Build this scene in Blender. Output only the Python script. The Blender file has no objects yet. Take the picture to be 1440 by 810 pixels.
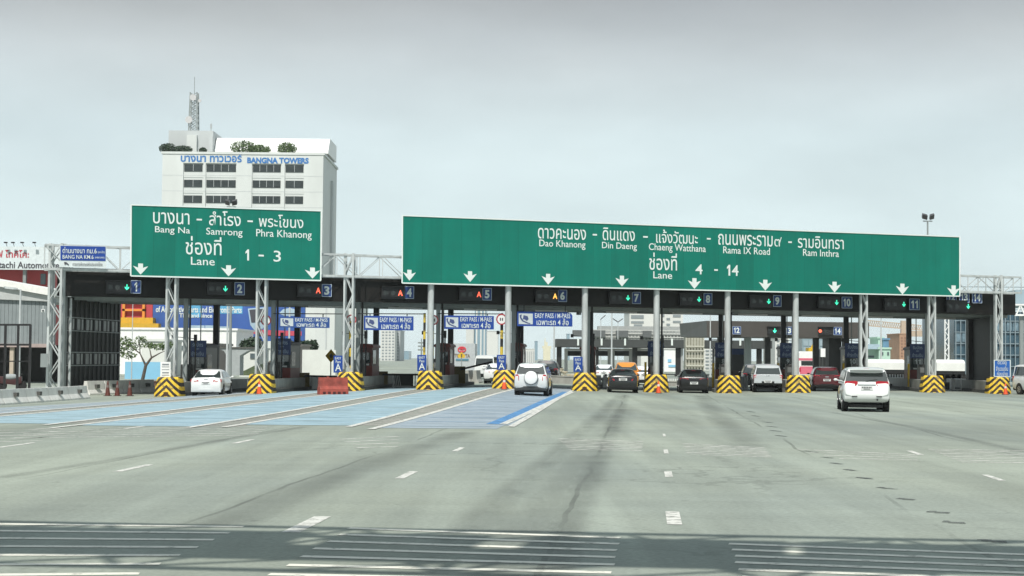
import bpy, bmesh, math, random
from mathutils import Vector, Matrix
random.seed(11)
R_ = math.radians
sc = bpy.context.scene
COL = sc.collection

# ------------------------------------------------------------------ camera
F = 2200.0
CAMP = Vector((0, 0, 2.1))
CR = Matrix.Rotation(math.pi/2 + math.atan(98/F), 3, 'X') @ Matrix.Rotation(R_(0.5), 3, 'Z')
cd = bpy.data.cameras.new('camera'); cam = bpy.data.objects.new('camera', cd); COL.objects.link(cam)
cd.sensor_width = 36; cd.lens = F/1440*36; cd.clip_start = .1; cd.clip_end = 9000
cam.matrix_world = Matrix.Translation(CAMP) @ CR.to_4x4()
sc.camera = cam

# ------------------------------------------------------------------ world, sun, exposure
SUN = Vector((-.14, -.74, 1)).normalized()
w = bpy.data.worlds.new('World'); sc.world = w; w.use_nodes = True
nt = w.node_tree; N_ = nt.nodes; bg = N_['Background']
sky = N_.new('ShaderNodeTexSky'); sky.sky_type = 'NISHITA'; sky.sun_disc = False
sky.sun_elevation = math.asin(SUN.z); sky.sun_rotation = math.atan2(SUN.x, SUN.y)
sky.dust_density = 4; sky.air_density = 1; sky.ozone_density = 1
tc = N_.new('ShaderNodeTexCoord'); sep = N_.new('ShaderNodeSeparateXYZ'); nt.links.new(tc.outputs['Generated'], sep.inputs[0])
cr = N_.new('ShaderNodeValToRGB'); nt.links.new(sep.outputs['Z'], cr.inputs[0])     # thin high overcast
e = cr.color_ramp.elements
e[0].position = 0; e[0].color = (.68, .79, .80, 1)
e[1].position = 1; e[1].color = (.40, .50, .58, 1)
for p, c in ((.07, (.655, .775, .79)), (.14, (.59, .69, .71)), (.19, (.51, .56, .575)), (.228, (.36, .38, .39)), (.4, (.33, .38, .41))):
    k = e.new(p); k.color = c + (1,)
mul = N_.new('ShaderNodeMix'); mul.data_type = 'RGBA'; mul.blend_type = 'MULTIPLY'; mul.inputs[0].default_value = 1
nt.links.new(cr.outputs[0], mul.inputs[6]); mul.inputs[7].default_value = (10, 10, 10, 1)
nz = N_.new('ShaderNodeTexNoise'); nz.inputs['Scale'].default_value = 3.5; nz.inputs['Detail'].default_value = 5
mp = N_.new('ShaderNodeMapping'); mp.inputs['Scale'].default_value = (1, 1, 3); nt.links.new(tc.outputs['Generated'], mp.inputs[0]); nt.links.new(mp.outputs[0], nz.inputs['Vector'])
mr = N_.new('ShaderNodeMapRange'); mr.inputs[1].default_value = .3; mr.inputs[2].default_value = .7; mr.inputs[3].default_value = .86; mr.inputs[4].default_value = 1.0
nt.links.new(nz.outputs[0], mr.inputs[0])
mx = N_.new('ShaderNodeMix'); mx.data_type = 'RGBA'; nt.links.new(mr.outputs[0], mx.inputs[0]); cl = N_.new('ShaderNodeMapRange'); cl.inputs[1].default_value = .3; cl.inputs[2].default_value = .7; cl.inputs[3].default_value = 9.2; cl.inputs[4].default_value = 10.7; nz2 = N_.new('ShaderNodeTexNoise'); nz2.inputs['Scale'].default_value = 6; nz2.inputs['Detail'].default_value = 6; nt.links.new(mp.outputs[0], nz2.inputs['Vector']); nt.links.new(nz2.outputs[0], cl.inputs[0]); nt.links.new(cl.outputs[0], mul.inputs[7])
nt.links.new(sky.outputs[0], mx.inputs[6]); nt.links.new(mul.outputs[2], mx.inputs[7])
nt.links.new(mx.outputs[2], bg.inputs[0]); bg.inputs[1].default_value = .1
ld = bpy.data.lights.new('sun', 'SUN'); ld.energy = 3.9; ld.angle = R_(1.0); ld.color = (1, .96, .9)
lo = bpy.data.objects.new('sun', ld); COL.objects.link(lo); lo.rotation_euler = SUN.to_track_quat('Z', 'Y').to_euler(); lo.location = (-40, -40, 120)
vs = sc.view_settings; vs.view_transform = 'Standard'; vs.look = 'None'; vs.gamma = 1; vs.exposure = .3; vs.use_curve_mapping = False
sc.cycles.use_denoising = True; sc.cycles.max_bounces = 6; sc.cycles.transparent_max_bounces = 12; sc.cycles.volume_bounces = 0; HAZE = .00014

# ------------------------------------------------------------------ helpers: picture to world
def ray(px, py): return CR @ Vector(((px-720)/F, (405-py)/F, -1))
def W(px, py, Y):
    d = ray(px, py); return CAMP + d*(Y/d.y)
TH = math.atan2(103.53-88.0, 29.65+21.44)                     # skew of the toll line
T = Vector((math.cos(TH), math.sin(TH), 0)); N = Vector((-math.sin(TH), math.cos(TH), 0))
L = Vector((185/F, 1, 0)).normalized(); HL = -math.atan2(L.x, L.y)
LX = Vector((L.y, -L.x, 0)); UP = Vector((0, 0, 1))
O = Vector((0, 94.5, 0))
def TP(px, py, off=0):
    d = ray(px, py); k = ((O-CAMP).dot(N)+off)/d.dot(N); return CAMP + d*k
def tl(p):                                                      # skew coords: t along the toll line, l along the lanes
    q = p-O; det = T.x*L.y-T.y*L.x
    return (q.x*L.y-q.y*L.x)/det, (T.x*q.y-T.y*q.x)/det
BLK = [(233, 558), (363, 553.5), (489, 550), (602, 548), (709, 546.5), (822, 550), (923, 552), (1026, 553), (1124, 552.5), (1214, 552), (1314, 552), (1407, 554)]
PROF = []
for px, py in BLK:
    p = TP(px, py, -1); PROF.append((tl(p)[0], p.z))
def sm(x): x = max(0, min(1, x)); return x*x*(3-2*x)
def gz(x, y):
    t, l = tl(Vector((x, y, 0)))
    if t <= PROF[0][0]: z = PROF[0][1]
    elif t >= PROF[-1][0]: z = PROF[-1][1]
    else:
        for (a, za), (b, zb) in zip(PROF, PROF[1:]):
            if a <= t <= b: z = za+(zb-za)*sm((t-a)/(b-a)); break
    return z*sm((l+48)/45)*(1-sm((l-70)/120))
def onG(p, up=0): return Vector((p.x, p.y, gz(p.x, p.y)+up))
def G(px, py):
    d = ray(px, py); z = 0
    for _ in range(12):
        p = CAMP+d*((z-CAMP.z)/d.z); z = gz(p.x, p.y)
    return p

# ------------------------------------------------------------------ helpers: materials
MATS = {}
def mat(name, col, rough=.6, metal=0, var=.14, scale=2.5, bump=0, coat=0, emit=0, spec=.5, streak=0):
    if name in MATS: return MATS[name]
    m = bpy.data.materials.new(name); m.use_nodes = True; MATS[name] = m
    t = m.node_tree; b = t.nodes['Principled BSDF']; c = tuple(col)+(1,)
    b.inputs['Roughness'].default_value = rough; b.inputs['Metallic'].default_value = metal
    b.inputs['Coat Weight'].default_value = coat; b.inputs['Specular IOR Level'].default_value = spec
    b.inputs['Base Color'].default_value = c
    if emit:
        b.inputs['Emission Color'].default_value = c; b.inputs['Emission Strength'].default_value = emit
    if var:
        tc = t.nodes.new('ShaderNodeTexCoord'); n = t.nodes.new('ShaderNodeTexNoise'); n.inputs['Scale'].default_value = scale; n.inputs['Detail'].default_value = 6; n.inputs['Roughness'].default_value = .65
        mpn = t.nodes.new('ShaderNodeMapping'); t.links.new(tc.outputs['Object'], mpn.inputs[0]); t.links.new(mpn.outputs[0], n.inputs['Vector'])
        if streak: mpn.inputs['Scale'].default_value = (1, 1, 1/streak)
        r = t.nodes.new('ShaderNodeMapRange'); r.inputs[1].default_value = .3; r.inputs[2].default_value = .7; r.inputs[3].default_value = 1-var; r.inputs[4].default_value = 1+var*.6
        t.links.new(n.outputs[0], r.inputs[0])
        v = t.nodes.new('ShaderNodeVectorMath'); v.operation = 'SCALE'; v.inputs[0].default_value = tuple(col); t.links.new(r.outputs[0], v.inputs['Scale'])
        t.links.new(v.outputs[0], b.inputs['Base Color'])
        if bump:
            bn = t.nodes.new('ShaderNodeBump'); bn.inputs['Strength'].default_value = bump; bn.inputs['Distance'].default_value = .02; t.links.new(n.outputs[0], bn.inputs['Height']); t.links.new(bn.outputs[0], b.inputs['Normal'])
    return m
def banded(name, c1, c2, expr, period, rough=.6):
    """two painted colours in stripes; expr 'chevron' (z + |x|) or 'z'"""
    if name in MATS: return MATS[name]
    m = bpy.data.materials.new(name); m.use_nodes = True; MATS[name] = m
    t = m.node_tree; b = t.nodes['Principled BSDF']; b.inputs['Roughness'].default_value = rough
    tc = t.nodes.new('ShaderNodeTexCoord'); s = t.nodes.new('ShaderNodeSeparateXYZ'); t.links.new(tc.outputs['Object'], s.inputs[0])
    def M(op, a, bb=None):
        n = t.nodes.new('ShaderNodeMath'); n.operation = op
        for i, q in enumerate((a, bb)):
            if q is None: continue
            if isinstance(q, (int, float)): n.inputs[i].default_value = q
            else: t.links.new(q, n.inputs[i])
        return n.outputs[0]
    z = s.outputs['Z']
    if expr == 'chevron': z = M('ADD', z, M('MULTIPLY', M('ABSOLUTE', s.outputs['X']), .95))
    f = M('GREATER_THAN', M('FRACT', M('ADD', M('DIVIDE', z, period), .22 if expr == 'chevron' else 0)), .5)
    n = t.nodes.new('ShaderNodeTexNoise'); n.inputs['Scale'].default_value = 3.2; n.inputs['Detail'].default_value = 8; n.inputs['Roughness'].default_value = .7; oi = t.nodes.new('ShaderNodeObjectInfo'); va = t.nodes.new('ShaderNodeVectorMath'); va.operation = 'ADD'; t.links.new(tc.outputs['Object'], va.inputs[0]); t.links.new(M('MULTIPLY', oi.outputs['Random'], 40), va.inputs[1]); t.links.new(va.outputs[0], n.inputs['Vector'])
    mx = t.nodes.new('ShaderNodeMix'); mx.data_type = 'RGBA'; t.links.new(f, mx.inputs[0]); mx.inputs[6].default_value = c1+(1,); mx.inputs[7].default_value = c2+(1,)
    dirt = t.nodes.new('ShaderNodeMix'); dirt.data_type = 'RGBA'; t.links.new(mx.outputs[2], dirt.inputs[6]); dirt.inputs[7].default_value = (.07, .06, .05, 1)
    t.links.new(M('MULTIPLY', M('GREATER_THAN', n.outputs[0], .56), .6), dirt.inputs[0])
    t.links.new(dirt.outputs[2], b.inputs['Base Color'])
    return m

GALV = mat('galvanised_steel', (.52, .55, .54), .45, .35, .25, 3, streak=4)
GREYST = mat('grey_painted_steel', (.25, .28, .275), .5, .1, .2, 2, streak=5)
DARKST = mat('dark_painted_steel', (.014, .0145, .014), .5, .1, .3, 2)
BLACK = mat('black_plastic', (.012, .012, .013), .5, 0, .2)
CONC = mat('weathered_concrete', (.34, .34, .31), .9, 0, .28, 1.6, .3, streak=2)
CONCD = mat('grimy_concrete', (.09, .09, .082), .9, 0, .4, 1.8, .3)
FASC = mat('dark_bronze_cladding', (.0095, .0085, .0072), .5, 0, .55, .9, streak=5, spec=.3)
SOFF = mat('soffit_panels', (.22, .21, .19), .7, 0, .3, .8)
WHITE = mat('white_paint', (.78, .79, .77), .5, 0, .1)
GREEN = mat('sign_green', (.002, .150, .108), .45, 0, .12, .35, spec=.25)
def sheeted(m, step):
    t = m.node_tree; b = t.nodes['Principled BSDF']; src = b.inputs['Base Color'].links[0].from_socket
    tc = t.nodes.new('ShaderNodeTexCoord'); sp = t.nodes.new('ShaderNodeSeparateXYZ'); t.links.new(tc.outputs['Object'], sp.inputs[0])
    def M(op, a, bb=0.0):
        k = t.nodes.new('ShaderNodeMath'); k.operation = op
        for i, q in enumerate((a, bb)):
            if isinstance(q, (int, float)): k.inputs[i].default_value = q
            else: t.links.new(q, k.inputs[i])
        return k.outputs[0]
    x = M('DIVIDE', sp.outputs['X'], step); wn = t.nodes.new('ShaderNodeTexWhiteNoise'); wn.noise_dimensions = '1D'; t.links.new(M('FLOOR', x), wn.inputs['W'])
    n = t.nodes.new('ShaderNodeTexNoise'); mp = t.nodes.new('ShaderNodeMapping'); mp.inputs['Scale'].default_value = (2.2, 1, .16); n.inputs['Scale'].default_value = 1; n.inputs['Detail'].default_value = 6; t.links.new(tc.outputs['Object'], mp.inputs[0]); t.links.new(mp.outputs[0], n.inputs['Vector'])
    f = M('ADD', M('MULTIPLY', wn.outputs[0], .16), M('ADD', M('MULTIPLY', n.outputs[0], .34), .75)); f = M('MULTIPLY', f, M('SUBTRACT', 1, M('MULTIPLY', M('LESS_THAN', M('FRACT', x), .012), .35)))
    v = t.nodes.new('ShaderNodeVectorMath'); v.operation = 'SCALE'; t.links.new(src, v.inputs[0]); t.links.new(f, v.inputs['Scale']); t.links.new(v.outputs[0], b.inputs['Base Color'])
sheeted(GREEN, 1.2)
SIGNW = mat('sign_white', (.64, .70, .67), .45, 0, .06)
BLUE = mat('sign_blue', (.009, .05, .27), .4, 0, .1, 1)
NAVY = mat('sign_navy', (.012, .035, .12), .45, 0, .15, 1)
MAROON = mat('maroon_panel', (.13, .022, .016), .5, 0, .25, 2)
YELL = mat('safety_yellow', (.62, .40, .02), .5, 0, .2, 3)
OLIVE = mat('olive_cabinet', (.13, .10, .02), .6, 0, .3)
CHEV = banded('chevron_paint', (.70, .47, .03), (.02, .013, .008), 'chevron', .38)
BANDY = banded('banded_pole_paint', (.62, .45, .04), (.015, .013, .012), 'z', 1.0)
GLASS = mat('dark_glass', (.030, .040, .039), .06, 0, 0, spec=1)
TYRE = mat('tyre_rubber', (.014, .014, .014), .85, 0, .2, 8)
RIM = mat('alloy_rim', (.45, .46, .47), .35, .7, .1)
ORANGE = mat('cone_orange', (.72, .09, .02), .5, 0, .2, 6)
REDP = mat('red_barrier_plastic', (.30, .06, .042), .75, 0, .5, 2.2)
GREENL = mat('green_lamp', (.06, .85, .50), emit=1.0, var=0)
AMBER = mat('amber_lamp', (1, .5, .10), emit=1.2, var=0)
REDL = mat('red_lamp', (1, .13, .07), emit=1.2, var=0)
TAILR = mat('tail_lamp_red', (.42, .008, .022), .2, 0, .1, 4, coat=.6)
INK = mat('dark_ink', (.05, .05, .06), .6, 0, 0)

# ------------------------------------------------------------------ helpers: meshes and objects
WM = {}
class MB:
    def __init__(s): s.v = []; s.f = []; s.uv = []
    def add(s, vs, fs):
        b = len(s.v); s.v += [Vector(v) for v in vs]; s.f += [tuple(i+b for i in f) for f in fs]; return s
    def obox(s, c, ax, ay, az):                                # corner and three edge vectors
        c = Vector(c); ax, ay, az = Vector(ax), Vector(ay), Vector(az)
        if ax.cross(ay).dot(az) < 0: ax, ay = ay, ax
        p = [c, c+ax, c+ax+ay, c+ay]; p += [q+az for q in p]
        return s.add(p, [(3, 2, 1, 0), (4, 5, 6, 7), (0, 1, 5, 4), (1, 2, 6, 5), (2, 3, 7, 6), (3, 0, 4, 7)])
    def box(s, x0, x1, y0, y1, z0, z1): return s.obox((x0, y0, z0), (x1-x0, 0, 0), (0, y1-y0, 0), (0, 0, z1-z0))
    def beam(s, p, q, w, h=None):
        p, q = Vector(p), Vector(q); h = h or w; d = (q-p).normalized()
        a = d.cross(UP) if abs(d.z) < .95 else d.cross(Vector((0, 1, 0)))
        a.normalize(); b = a.cross(d).normalized()
        return s.obox(p-a*w/2-b*h/2, a*w, b*h, q-p)
    def tube(s, p, q, r, r2=None, n=10, caps=True):
        p, q = Vector(p), Vector(q); r2 = r if r2 is None else r2; d = (q-p).normalized()
        a = (d.cross(UP) if abs(d.z) < .95 else d.cross(Vector((0, 1, 0)))).normalized(); b = d.cross(a).normalized()
        vs = []
        for c, rr in ((p, r), (q, r2)):
            for i in range(n):
                t = 2*math.pi*i/n; vs.append(c+a*math.cos(t)*rr+b*math.sin(t)*rr)
        fs = [(i, (i+1) % n, n+(i+1) % n, n+i) for i in range(n)]
        if caps: fs += [tuple(range(n-1, -1, -1)), tuple(range(n, 2*n))]
        return s.add(vs, fs)
    def loft(s, rings, caps=True, closed=True):
        n = len(rings[0]); vs = [v for r in rings for v in r]; fs = []
        for k in range(len(rings)-1):
            for i in range(n if closed else n-1):
                fs.append((k*n+i, k*n+(i+1) % n, (k+1)*n+(i+1) % n, (k+1)*n+i))
        if caps: fs += [tuple(range(n-1, -1, -1)), tuple(range((len(rings)-1)*n, len(rings)*n))]
        return s.add(vs, fs)
    def prism(s, poly, d):                                      # flat polygon (world points) pushed by vector d
        n = len(poly); d = Vector(d); ps = [Vector(p) for p in poly]
        return s.add(ps+[p+d for p in ps], [tuple(range(n-1, -1, -1)), tuple(range(n, 2*n))]+[(i, (i+1) % n, n+(i+1) % n, n+i) for i in range(n)])
    def sphere(s, c, rx, ry, rz, n=12, m=7):
        c = Vector(c); rings = []
        for j in range(1, m):
            a = math.pi*j/m
            rings.append([c+Vector((rx*math.sin(a)*math.cos(2*math.pi*i/n), ry*math.sin(a)*math.sin(2*math.pi*i/n), -rz*math.cos(a))) for i in range(n)])
        return s.loft(rings)
    def build(s, name, m, parent=None, smooth=0, local=False):
        me = bpy.data.meshes.new(name); inv = None
        if parent is not None and not local: inv = WM[parent.name].inverted()
        me.from_pydata([tuple(inv @ v) if inv else tuple(v) for v in s.v], [], s.f); me.validate()
        b = bmesh.new(); b.from_mesh(me); bmesh.ops.recalc_face_normals(b, faces=b.faces); b.to_mesh(me); b.free()
        me.materials.append(m)
        if smooth:
            me.shade_smooth(); me.set_sharp_from_angle(angle=R_(smooth))
        o = bpy.data.objects.new(name, me); COL.objects.link(o)
        if parent is not None: o.parent = parent; WM[o.name] = WM[parent.name]
        else: WM[o.name] = Matrix()
        return o
def tag(o, label, cat, group=None, kind=None):
    if label: o['label'] = label
    if cat: o['category'] = cat
    if group: o['group'] = group
    if kind: o['kind'] = kind
    return o
def thing(name, label, cat, loc, rz=0, group=None):
    o = bpy.data.objects.new(name, None); COL.objects.link(o); o.location = loc; o.rotation_euler = (0, 0, rz); o.empty_display_size = .3
    WM[o.name] = Matrix.Translation(Vector(loc)) @ Matrix.Rotation(rz, 4, 'Z')
    return tag(o, label, cat, group)
def solo(mb, name, m, label, cat, base, group=None, smooth=0, rz=0):
    """one mesh that is a whole thing; its origin goes to its base"""
    o = mb.build(name, m, None, smooth); M = Matrix.Translation(Vector(base)) @ Matrix.Rotation(rz, 4, 'Z')
    o.data.transform(M.inverted()); o.matrix_world = M; WM[o.name] = M
    return tag(o, label, cat, group)
def struct(mb, name, m, smooth=0): return tag(mb.build(name, m, None, smooth), None, None, None, 'structure')
def dup(root, loc, rz=0, label=None):
    r = root.copy(); COL.objects.link(r); r.location = loc; r.rotation_euler = (0, 0, rz)
    if label: r['label'] = label
    WM[r.name] = Matrix.Translation(Vector(loc)) @ Matrix.Rotation(rz, 4, 'Z')
    def rec(a, b):
        for ch in a.children:
            c = ch.copy(); COL.objects.link(c); c.parent = b; WM[c.name] = WM[r.name]; rec(ch, c)
    rec(root, r); return r

TXT = {}
def textdata(s, bold):
    key = (s, bold)
    if key in TXT: return TXT[key]
    c = bpy.data.curves.new('t', 'FONT'); c.body = s; c.size = 1; c.offset = bold; c.resolution_u = 3
    o = bpy.data.objects.new('t', c); COL.objects.link(o); bpy.context.view_layer.update()
    me = bpy.data.meshes.new_from_object(o.evaluated_get(bpy.context.evaluated_depsgraph_get()))
    bpy.data.objects.remove(o); bpy.data.curves.remove(c)
    vs = [v.co.copy() for v in me.vertices]; fs = [tuple(p.vertices) for p in me.polygons]
    par = list(range(len(vs)))
    def find(i):
        while par[i] != i: par[i] = par[par[i]]; i = par[i]
        return i
    for f in fs:
        for i in f[1:]: par[find(i)] = find(f[0])
    ids = {}; comp = [ids.setdefault(find(i), len(ids)) for i in range(len(vs))]
    x0 = min(v.x for v in vs); x1 = max(v.x for v in vs); y0 = min(v.y for v in vs); y1 = max(v.y for v in vs)
    bpy.data.meshes.remove(me)
    TXT[key] = ([((v.x-x0)/(x1-x0), (v.y-y0)/(y1-y0)) for v in vs], fs, comp, (x1-x0)/(y1-y0)); return TXT[key]
def letters(mb, s, BL, U, V, bold=.015):
    """writing stretched to the box BL, BL+U, BL+V, its glyphs a hair apart in depth"""
    if s.isdigit() and '1' in s:                                # a flagged 1, as on road signs
        k = len(s); cw = [(.55 if c == '1' else 1) for c in s]; tot = sum(cw)+.22*(k-1); x = 0
        for c, ww in zip(s, cw):
            b0 = BL+U*(x/tot); u = U*(ww/tot); x += ww+.22
            if c == '1': mb.add([b0+u*a+V*b for a, b in ((.48, 0), (.95, 0), (.95, 1), (.58, 1), (.05, .78), (.05, .6), (.48, .72))], [(0, 1, 2, 6), (2, 3, 4, 5, 6)])
            else: letters(mb, c, b0, u, V, bold)
        return mb
    uv, fs, comp, asp = textdata(s, bold); n = U.cross(V).normalized()
    return mb.add([BL+U*u+V*v+n*(.0015*(k % 4)) for (u, v), k in zip(uv, comp)], fs)
def letters_c(mb, s, C, u, v, w, h, bold=.015):
    return letters(mb, s, Vector(C)-u*w/2-v*h/2, u*w, v*h, bold)

# ------------------------------------------------------------------ ground and its markings
def ground_material():
    m = bpy.data.materials.new('worn_asphalt'); m.use_nodes = True; t = m.node_tree; b = t.nodes['Principled BSDF']
    tc = t.nodes.new('ShaderNodeTexCoord')
    def noise(scale, sx, sy, det=6, rot=0):
        mp = t.nodes.new('ShaderNodeMapping'); mp.inputs['Scale'].default_value = (sx, sy, 1); mp.inputs['Rotation'].default_value = (0, 0, rot)
        t.links.new(tc.outputs['Object'], mp.inputs[0]); n = t.nodes.new('ShaderNodeTexNoise'); n.inputs['Scale'].default_value = scale; n.inputs['Detail'].default_value = det; n.inputs['Roughness'].default_value = .6
        t.links.new(mp.outputs[0], n.inputs['Vector']); return n.outputs[0]
    def rng(v, a, b_, lo, hi):
        r = t.nodes.new('ShaderNodeMapRange'); r.inputs[1].default_value = a; r.inputs[2].default_value = b_; r.inputs[3].default_value = lo; r.inputs[4].default_value = hi; t.links.new(v, r.inputs[0]); return r.outputs[0]
    def mulv(a, c):
        n = t.nodes.new('ShaderNodeMath'); n.operation = 'MULTIPLY'; t.links.new(a, n.inputs[0]); t.links.new(c, n.inputs[1]); return n.outputs[0]
    big = rng(noise(.07, 1, .5), .35, .65, .76, 1.12)
    streak = rng(noise(.9, 1, .035, 4, -HL), .3, .7, .82, 1.1)      # wear along the lanes
    cross = rng(noise(.8, .06, 1.4, 5), .3, .7, .94, 1.05)
    fine = rng(noise(14, 1, 1, 3), .3, .7, .86, 1.12)
    spots = rng(noise(1.1, 1, .6, 8), .62, .74, 1, .86)
    f = mulv(mulv(mulv(mulv(big, streak), fine), spots), cross)
    def mth(op, a, bb=0.0):
        k = t.nodes.new('ShaderNodeMath'); k.operation = op
        for i, q in enumerate((a, bb)):
            if isinstance(q, (int, float)): k.inputs[i].default_value = q
            else: t.links.new(q, k.inputs[i])
        return k.outputs[0]
    sx_ = t.nodes.new('ShaderNodeSeparateXYZ'); t.links.new(tc.outputs['Object'], sx_.inputs[0])
    wob = mth('MULTIPLY', noise(.15, 1, 1, 3), .5)
    u = mth('ADD', mth('SUBTRACT', mth('MULTIPLY', sx_.outputs['X'], LX.x), mth('MULTIPLY', sx_.outputs['Y'], -LX.y)), wob)
    fr = mth('FRACT', mth('DIVIDE', mth('ADD', u, 50.1), 4.7))              # paving lanes: seams, and oil down the middle
    seam = mth('SUBTRACT', 1, mth('MULTIPLY', mth('LESS_THAN', mth('ABSOLUTE', mth('SUBTRACT', fr, .5)), .008), rng(noise(.4, 1, .3, 4), .4, .6, 0, .38)))
    oil = mth('SUBTRACT', 1, mth('MULTIPLY', mth('POWER', mth('ABSOLUTE', mth('SUBTRACT', mth('MULTIPLY', fr, 2), 1)), 3), .10))
    vo = t.nodes.new('ShaderNodeTexVoronoi'); vo.feature = 'DISTANCE_TO_EDGE'; vo.inputs['Scale'].default_value = .22
    wv = t.nodes.new('ShaderNodeVectorMath'); wv.operation = 'ADD'; nn_ = t.nodes.new('ShaderNodeTexNoise'); nn_.inputs['Scale'].default_value = .9; nn_.inputs['Detail'].default_value = 5; t.links.new(tc.outputs['Object'], nn_.inputs['Vector']); ws = t.nodes.new('ShaderNodeVectorMath'); ws.operation = 'SCALE'; ws.inputs['Scale'].default_value = 2.2; t.links.new(nn_.outputs['Color'], ws.inputs[0]); t.links.new(tc.outputs['Object'], wv.inputs[0]); t.links.new(ws.outputs[0], wv.inputs[1]); t.links.new(wv.outputs[0], vo.inputs['Vector'])
    crack = mth('SUBTRACT', 1, mth('MULTIPLY', mth('LESS_THAN', vo.outputs['Distance'], .012), rng(noise(.05, 1, 1, 3), .48, .58, 0, .2)))
    drip = rng(noise(2.6, 1, .8, 3), .68, .72, 1, .78)
    f = mulv(mulv(f, seam), mulv(mulv(oil, crack), drip))
    hue = t.nodes.new('ShaderNodeMix'); hue.data_type = 'RGBA'; hue.inputs[6].default_value = (.300, .332, .276, 1); hue.inputs[7].default_value = (.266, .302, .266, 1)
    t.links.new(rng(noise(.12, 1, .4, 4), .4, .6, 0, 1), hue.inputs[0])
    v = t.nodes.new('ShaderNodeVectorMath'); v.operation = 'SCALE'; t.links.new(hue.outputs[2], v.inputs[0]); t.links.new(f, v.inputs['Scale'])
    t.links.new(v.outputs[0], b.inputs['Base Color']); b.inputs['Roughness'].default_value = .82; b.inputs['Specular IOR Level'].default_value = .3
    bn = t.nodes.new('ShaderNodeBump'); bn.inputs['Strength'].default_value = .25; bn.inputs['Distance'].default_value = .01; t.links.new(noise(60, 1, 1, 2), bn.inputs['Height']); t.links.new(bn.outputs[0], b.inputs['Normal'])
    return m
xs = [-2500, -900, -350, -150, -90]+[-62+i for i in range(140)]+[100, 160, 350, 900, 2500]
ys = [-150, -30, 0]+[5+i for i in range(190)]+[205, 220, 240, 270, 320, 500, 1000, 2500]
g = MB(); nx = len(xs)
g.v = [Vector((x, y, gz(x, y))) for y in ys for x in xs]
g.f = [(j*nx+i, j*nx+i+1, (j+1)*nx+i+1, (j+1)*nx+i) for j in range(len(ys)-1) for i in range(nx-1)]
struct(g, 'ground', ground_material(), 40)

def paint(name, col, wear, scale=3, sy=1.0, rough=.7, sx=1.0, soft=.12, top=1.0):
    """road paint worn through to the asphalt below"""
    m = bpy.data.materials.new(name); m.use_nodes = True; t = m.node_tree; b = t.nodes['Principled BSDF']
    b.inputs['Base Color'].default_value = col+(1,); b.inputs['Roughness'].default_value = rough
    tc = t.nodes.new('ShaderNodeTexCoord'); mp = t.nodes.new('ShaderNodeMapping'); mp.inputs['Scale'].default_value = (sx, sy, 1); n = t.nodes.new('ShaderNodeTexNoise'); n.inputs['Scale'].default_value = scale; n.inputs['Detail'].default_value = 7; n.inputs['Roughness'].default_value = .7
    t.links.new(tc.outputs['Object'], mp.inputs[0]); t.links.new(mp.outputs[0], n.inputs['Vector'])
    r = t.nodes.new('ShaderNodeMapRange'); r.inputs[1].default_value = wear-soft; r.inputs[2].default_value = wear+soft; r.inputs[3].default_value = 0.04; r.inputs[4].default_value = top; t.links.new(n.outputs[0], r.inputs[0])
    t.links.new(r.outputs[0], b.inputs['Alpha']); return m
WLINE = paint('white_road_paint', (.60, .60, .55), .41, 5)
WWORN = paint('worn_white_road_paint', (.56, .56, .51), .46, 2.5)
BLUEP = paint('blue_road_paint', (.36, .515, .585), .42, 1.5, 1.6, .7, .35, .24)
BLUEG = paint('faded_blue_road_paint', (.36, .43, .48), .43, 1.5, 1.6, .7, .35, .24)
BLUED = paint('dark_blue_road_paint', (.08, .23, .45), .4, 2)
GORE = paint('brown_gore_paint', (.40, .385, .345), .56, 1.4, .5, .7, 1, .25)
def strip(mb, p, q, w, up=.012, step=1.0, w2=None):
    p, q = Vector(p), Vector(q); n = max(1, int((q-p).length/step)); d = (q-p).normalized(); a = Vector((d.y, -d.x, 0)).normalized(); w2 = w if w2 is None else w2
    k = max(1, int(max(w, w2)/1.0)); rows = []
    for i in range(n+1):
        c = p.lerp(q, i/n); ww = w+(w2-w)*i/n
        rows.append([onG(c+a*ww*(j/k-.5), up) for j in range(k+1)])
    mb.loft(rows, False, False)
def quadG(mb, a, b, c, d, up, nu=1, nv=1):                      # a-b near edge, d-c far edge
    rows = [[onG(a.lerp(d, j/nv).lerp(b.lerp(c, j/nv), i/nu), up) for i in range(nu+1)] for j in range(nv+1)]
    mb.loft(rows, False, False)

# painted toll lanes: each runs back from its islands along the lanes to y = 47 m
def foot(px, py): return TP(px, py, -1)
edges = []                                                      # (right edge of island i, left edge of island i+1)
lines = MB(); blue = MB(); bluef = MB(); gore = MB(); bars = MB()
def back(p, Y): return p - L*((p.y-Y)/L.y)
half = .75
for i in range(1, 6):
    a = foot(*BLK[i-1])+LX*half; b = foot(*BLK[i])-LX*half
    a, b = onG(a), onG(b); Y0 = (50, 47, 46, 47.5, 48.5)[i-1]
    tgt = bluef if i in (1, 5) else blue
    quadG(tgt, back(a, Y0)-LX*.3, back(b, Y0)+LX*.3, b+L*9, a+L*9, .010, 4, 50)
    if i > 1: strip(lines, back(a, Y0-2)-LX*.3, a, .22, .020)
    strip(lines, back(b, Y0-1)+LX*.3, b, .22, .020)
    if i < 5:
        b2 = onG(foot(*BLK[i])+LX*half); quadG(gore, back(b, Y0), back(b2, Y0), b2, b, .008, 2, 50)
    if i >= 3:
        for k in range(9 if i < 5 else 13):
            f = .05+.075*k; A = back(a, Y0).lerp(a, f); B = back(b, Y0).lerp(b, f); strip(bars, A.lerp(B, .06), A.lerp(B, .94), .16, .016)
a = onG(foot(*BLK[4])+LX*half); b = onG(foot(*BLK[5])-LX*half)
quadG(bluef, back(a, 46)-LX*.3, back(b, 46), b+L*9, a+L*9, .010, 4, 50)
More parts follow.
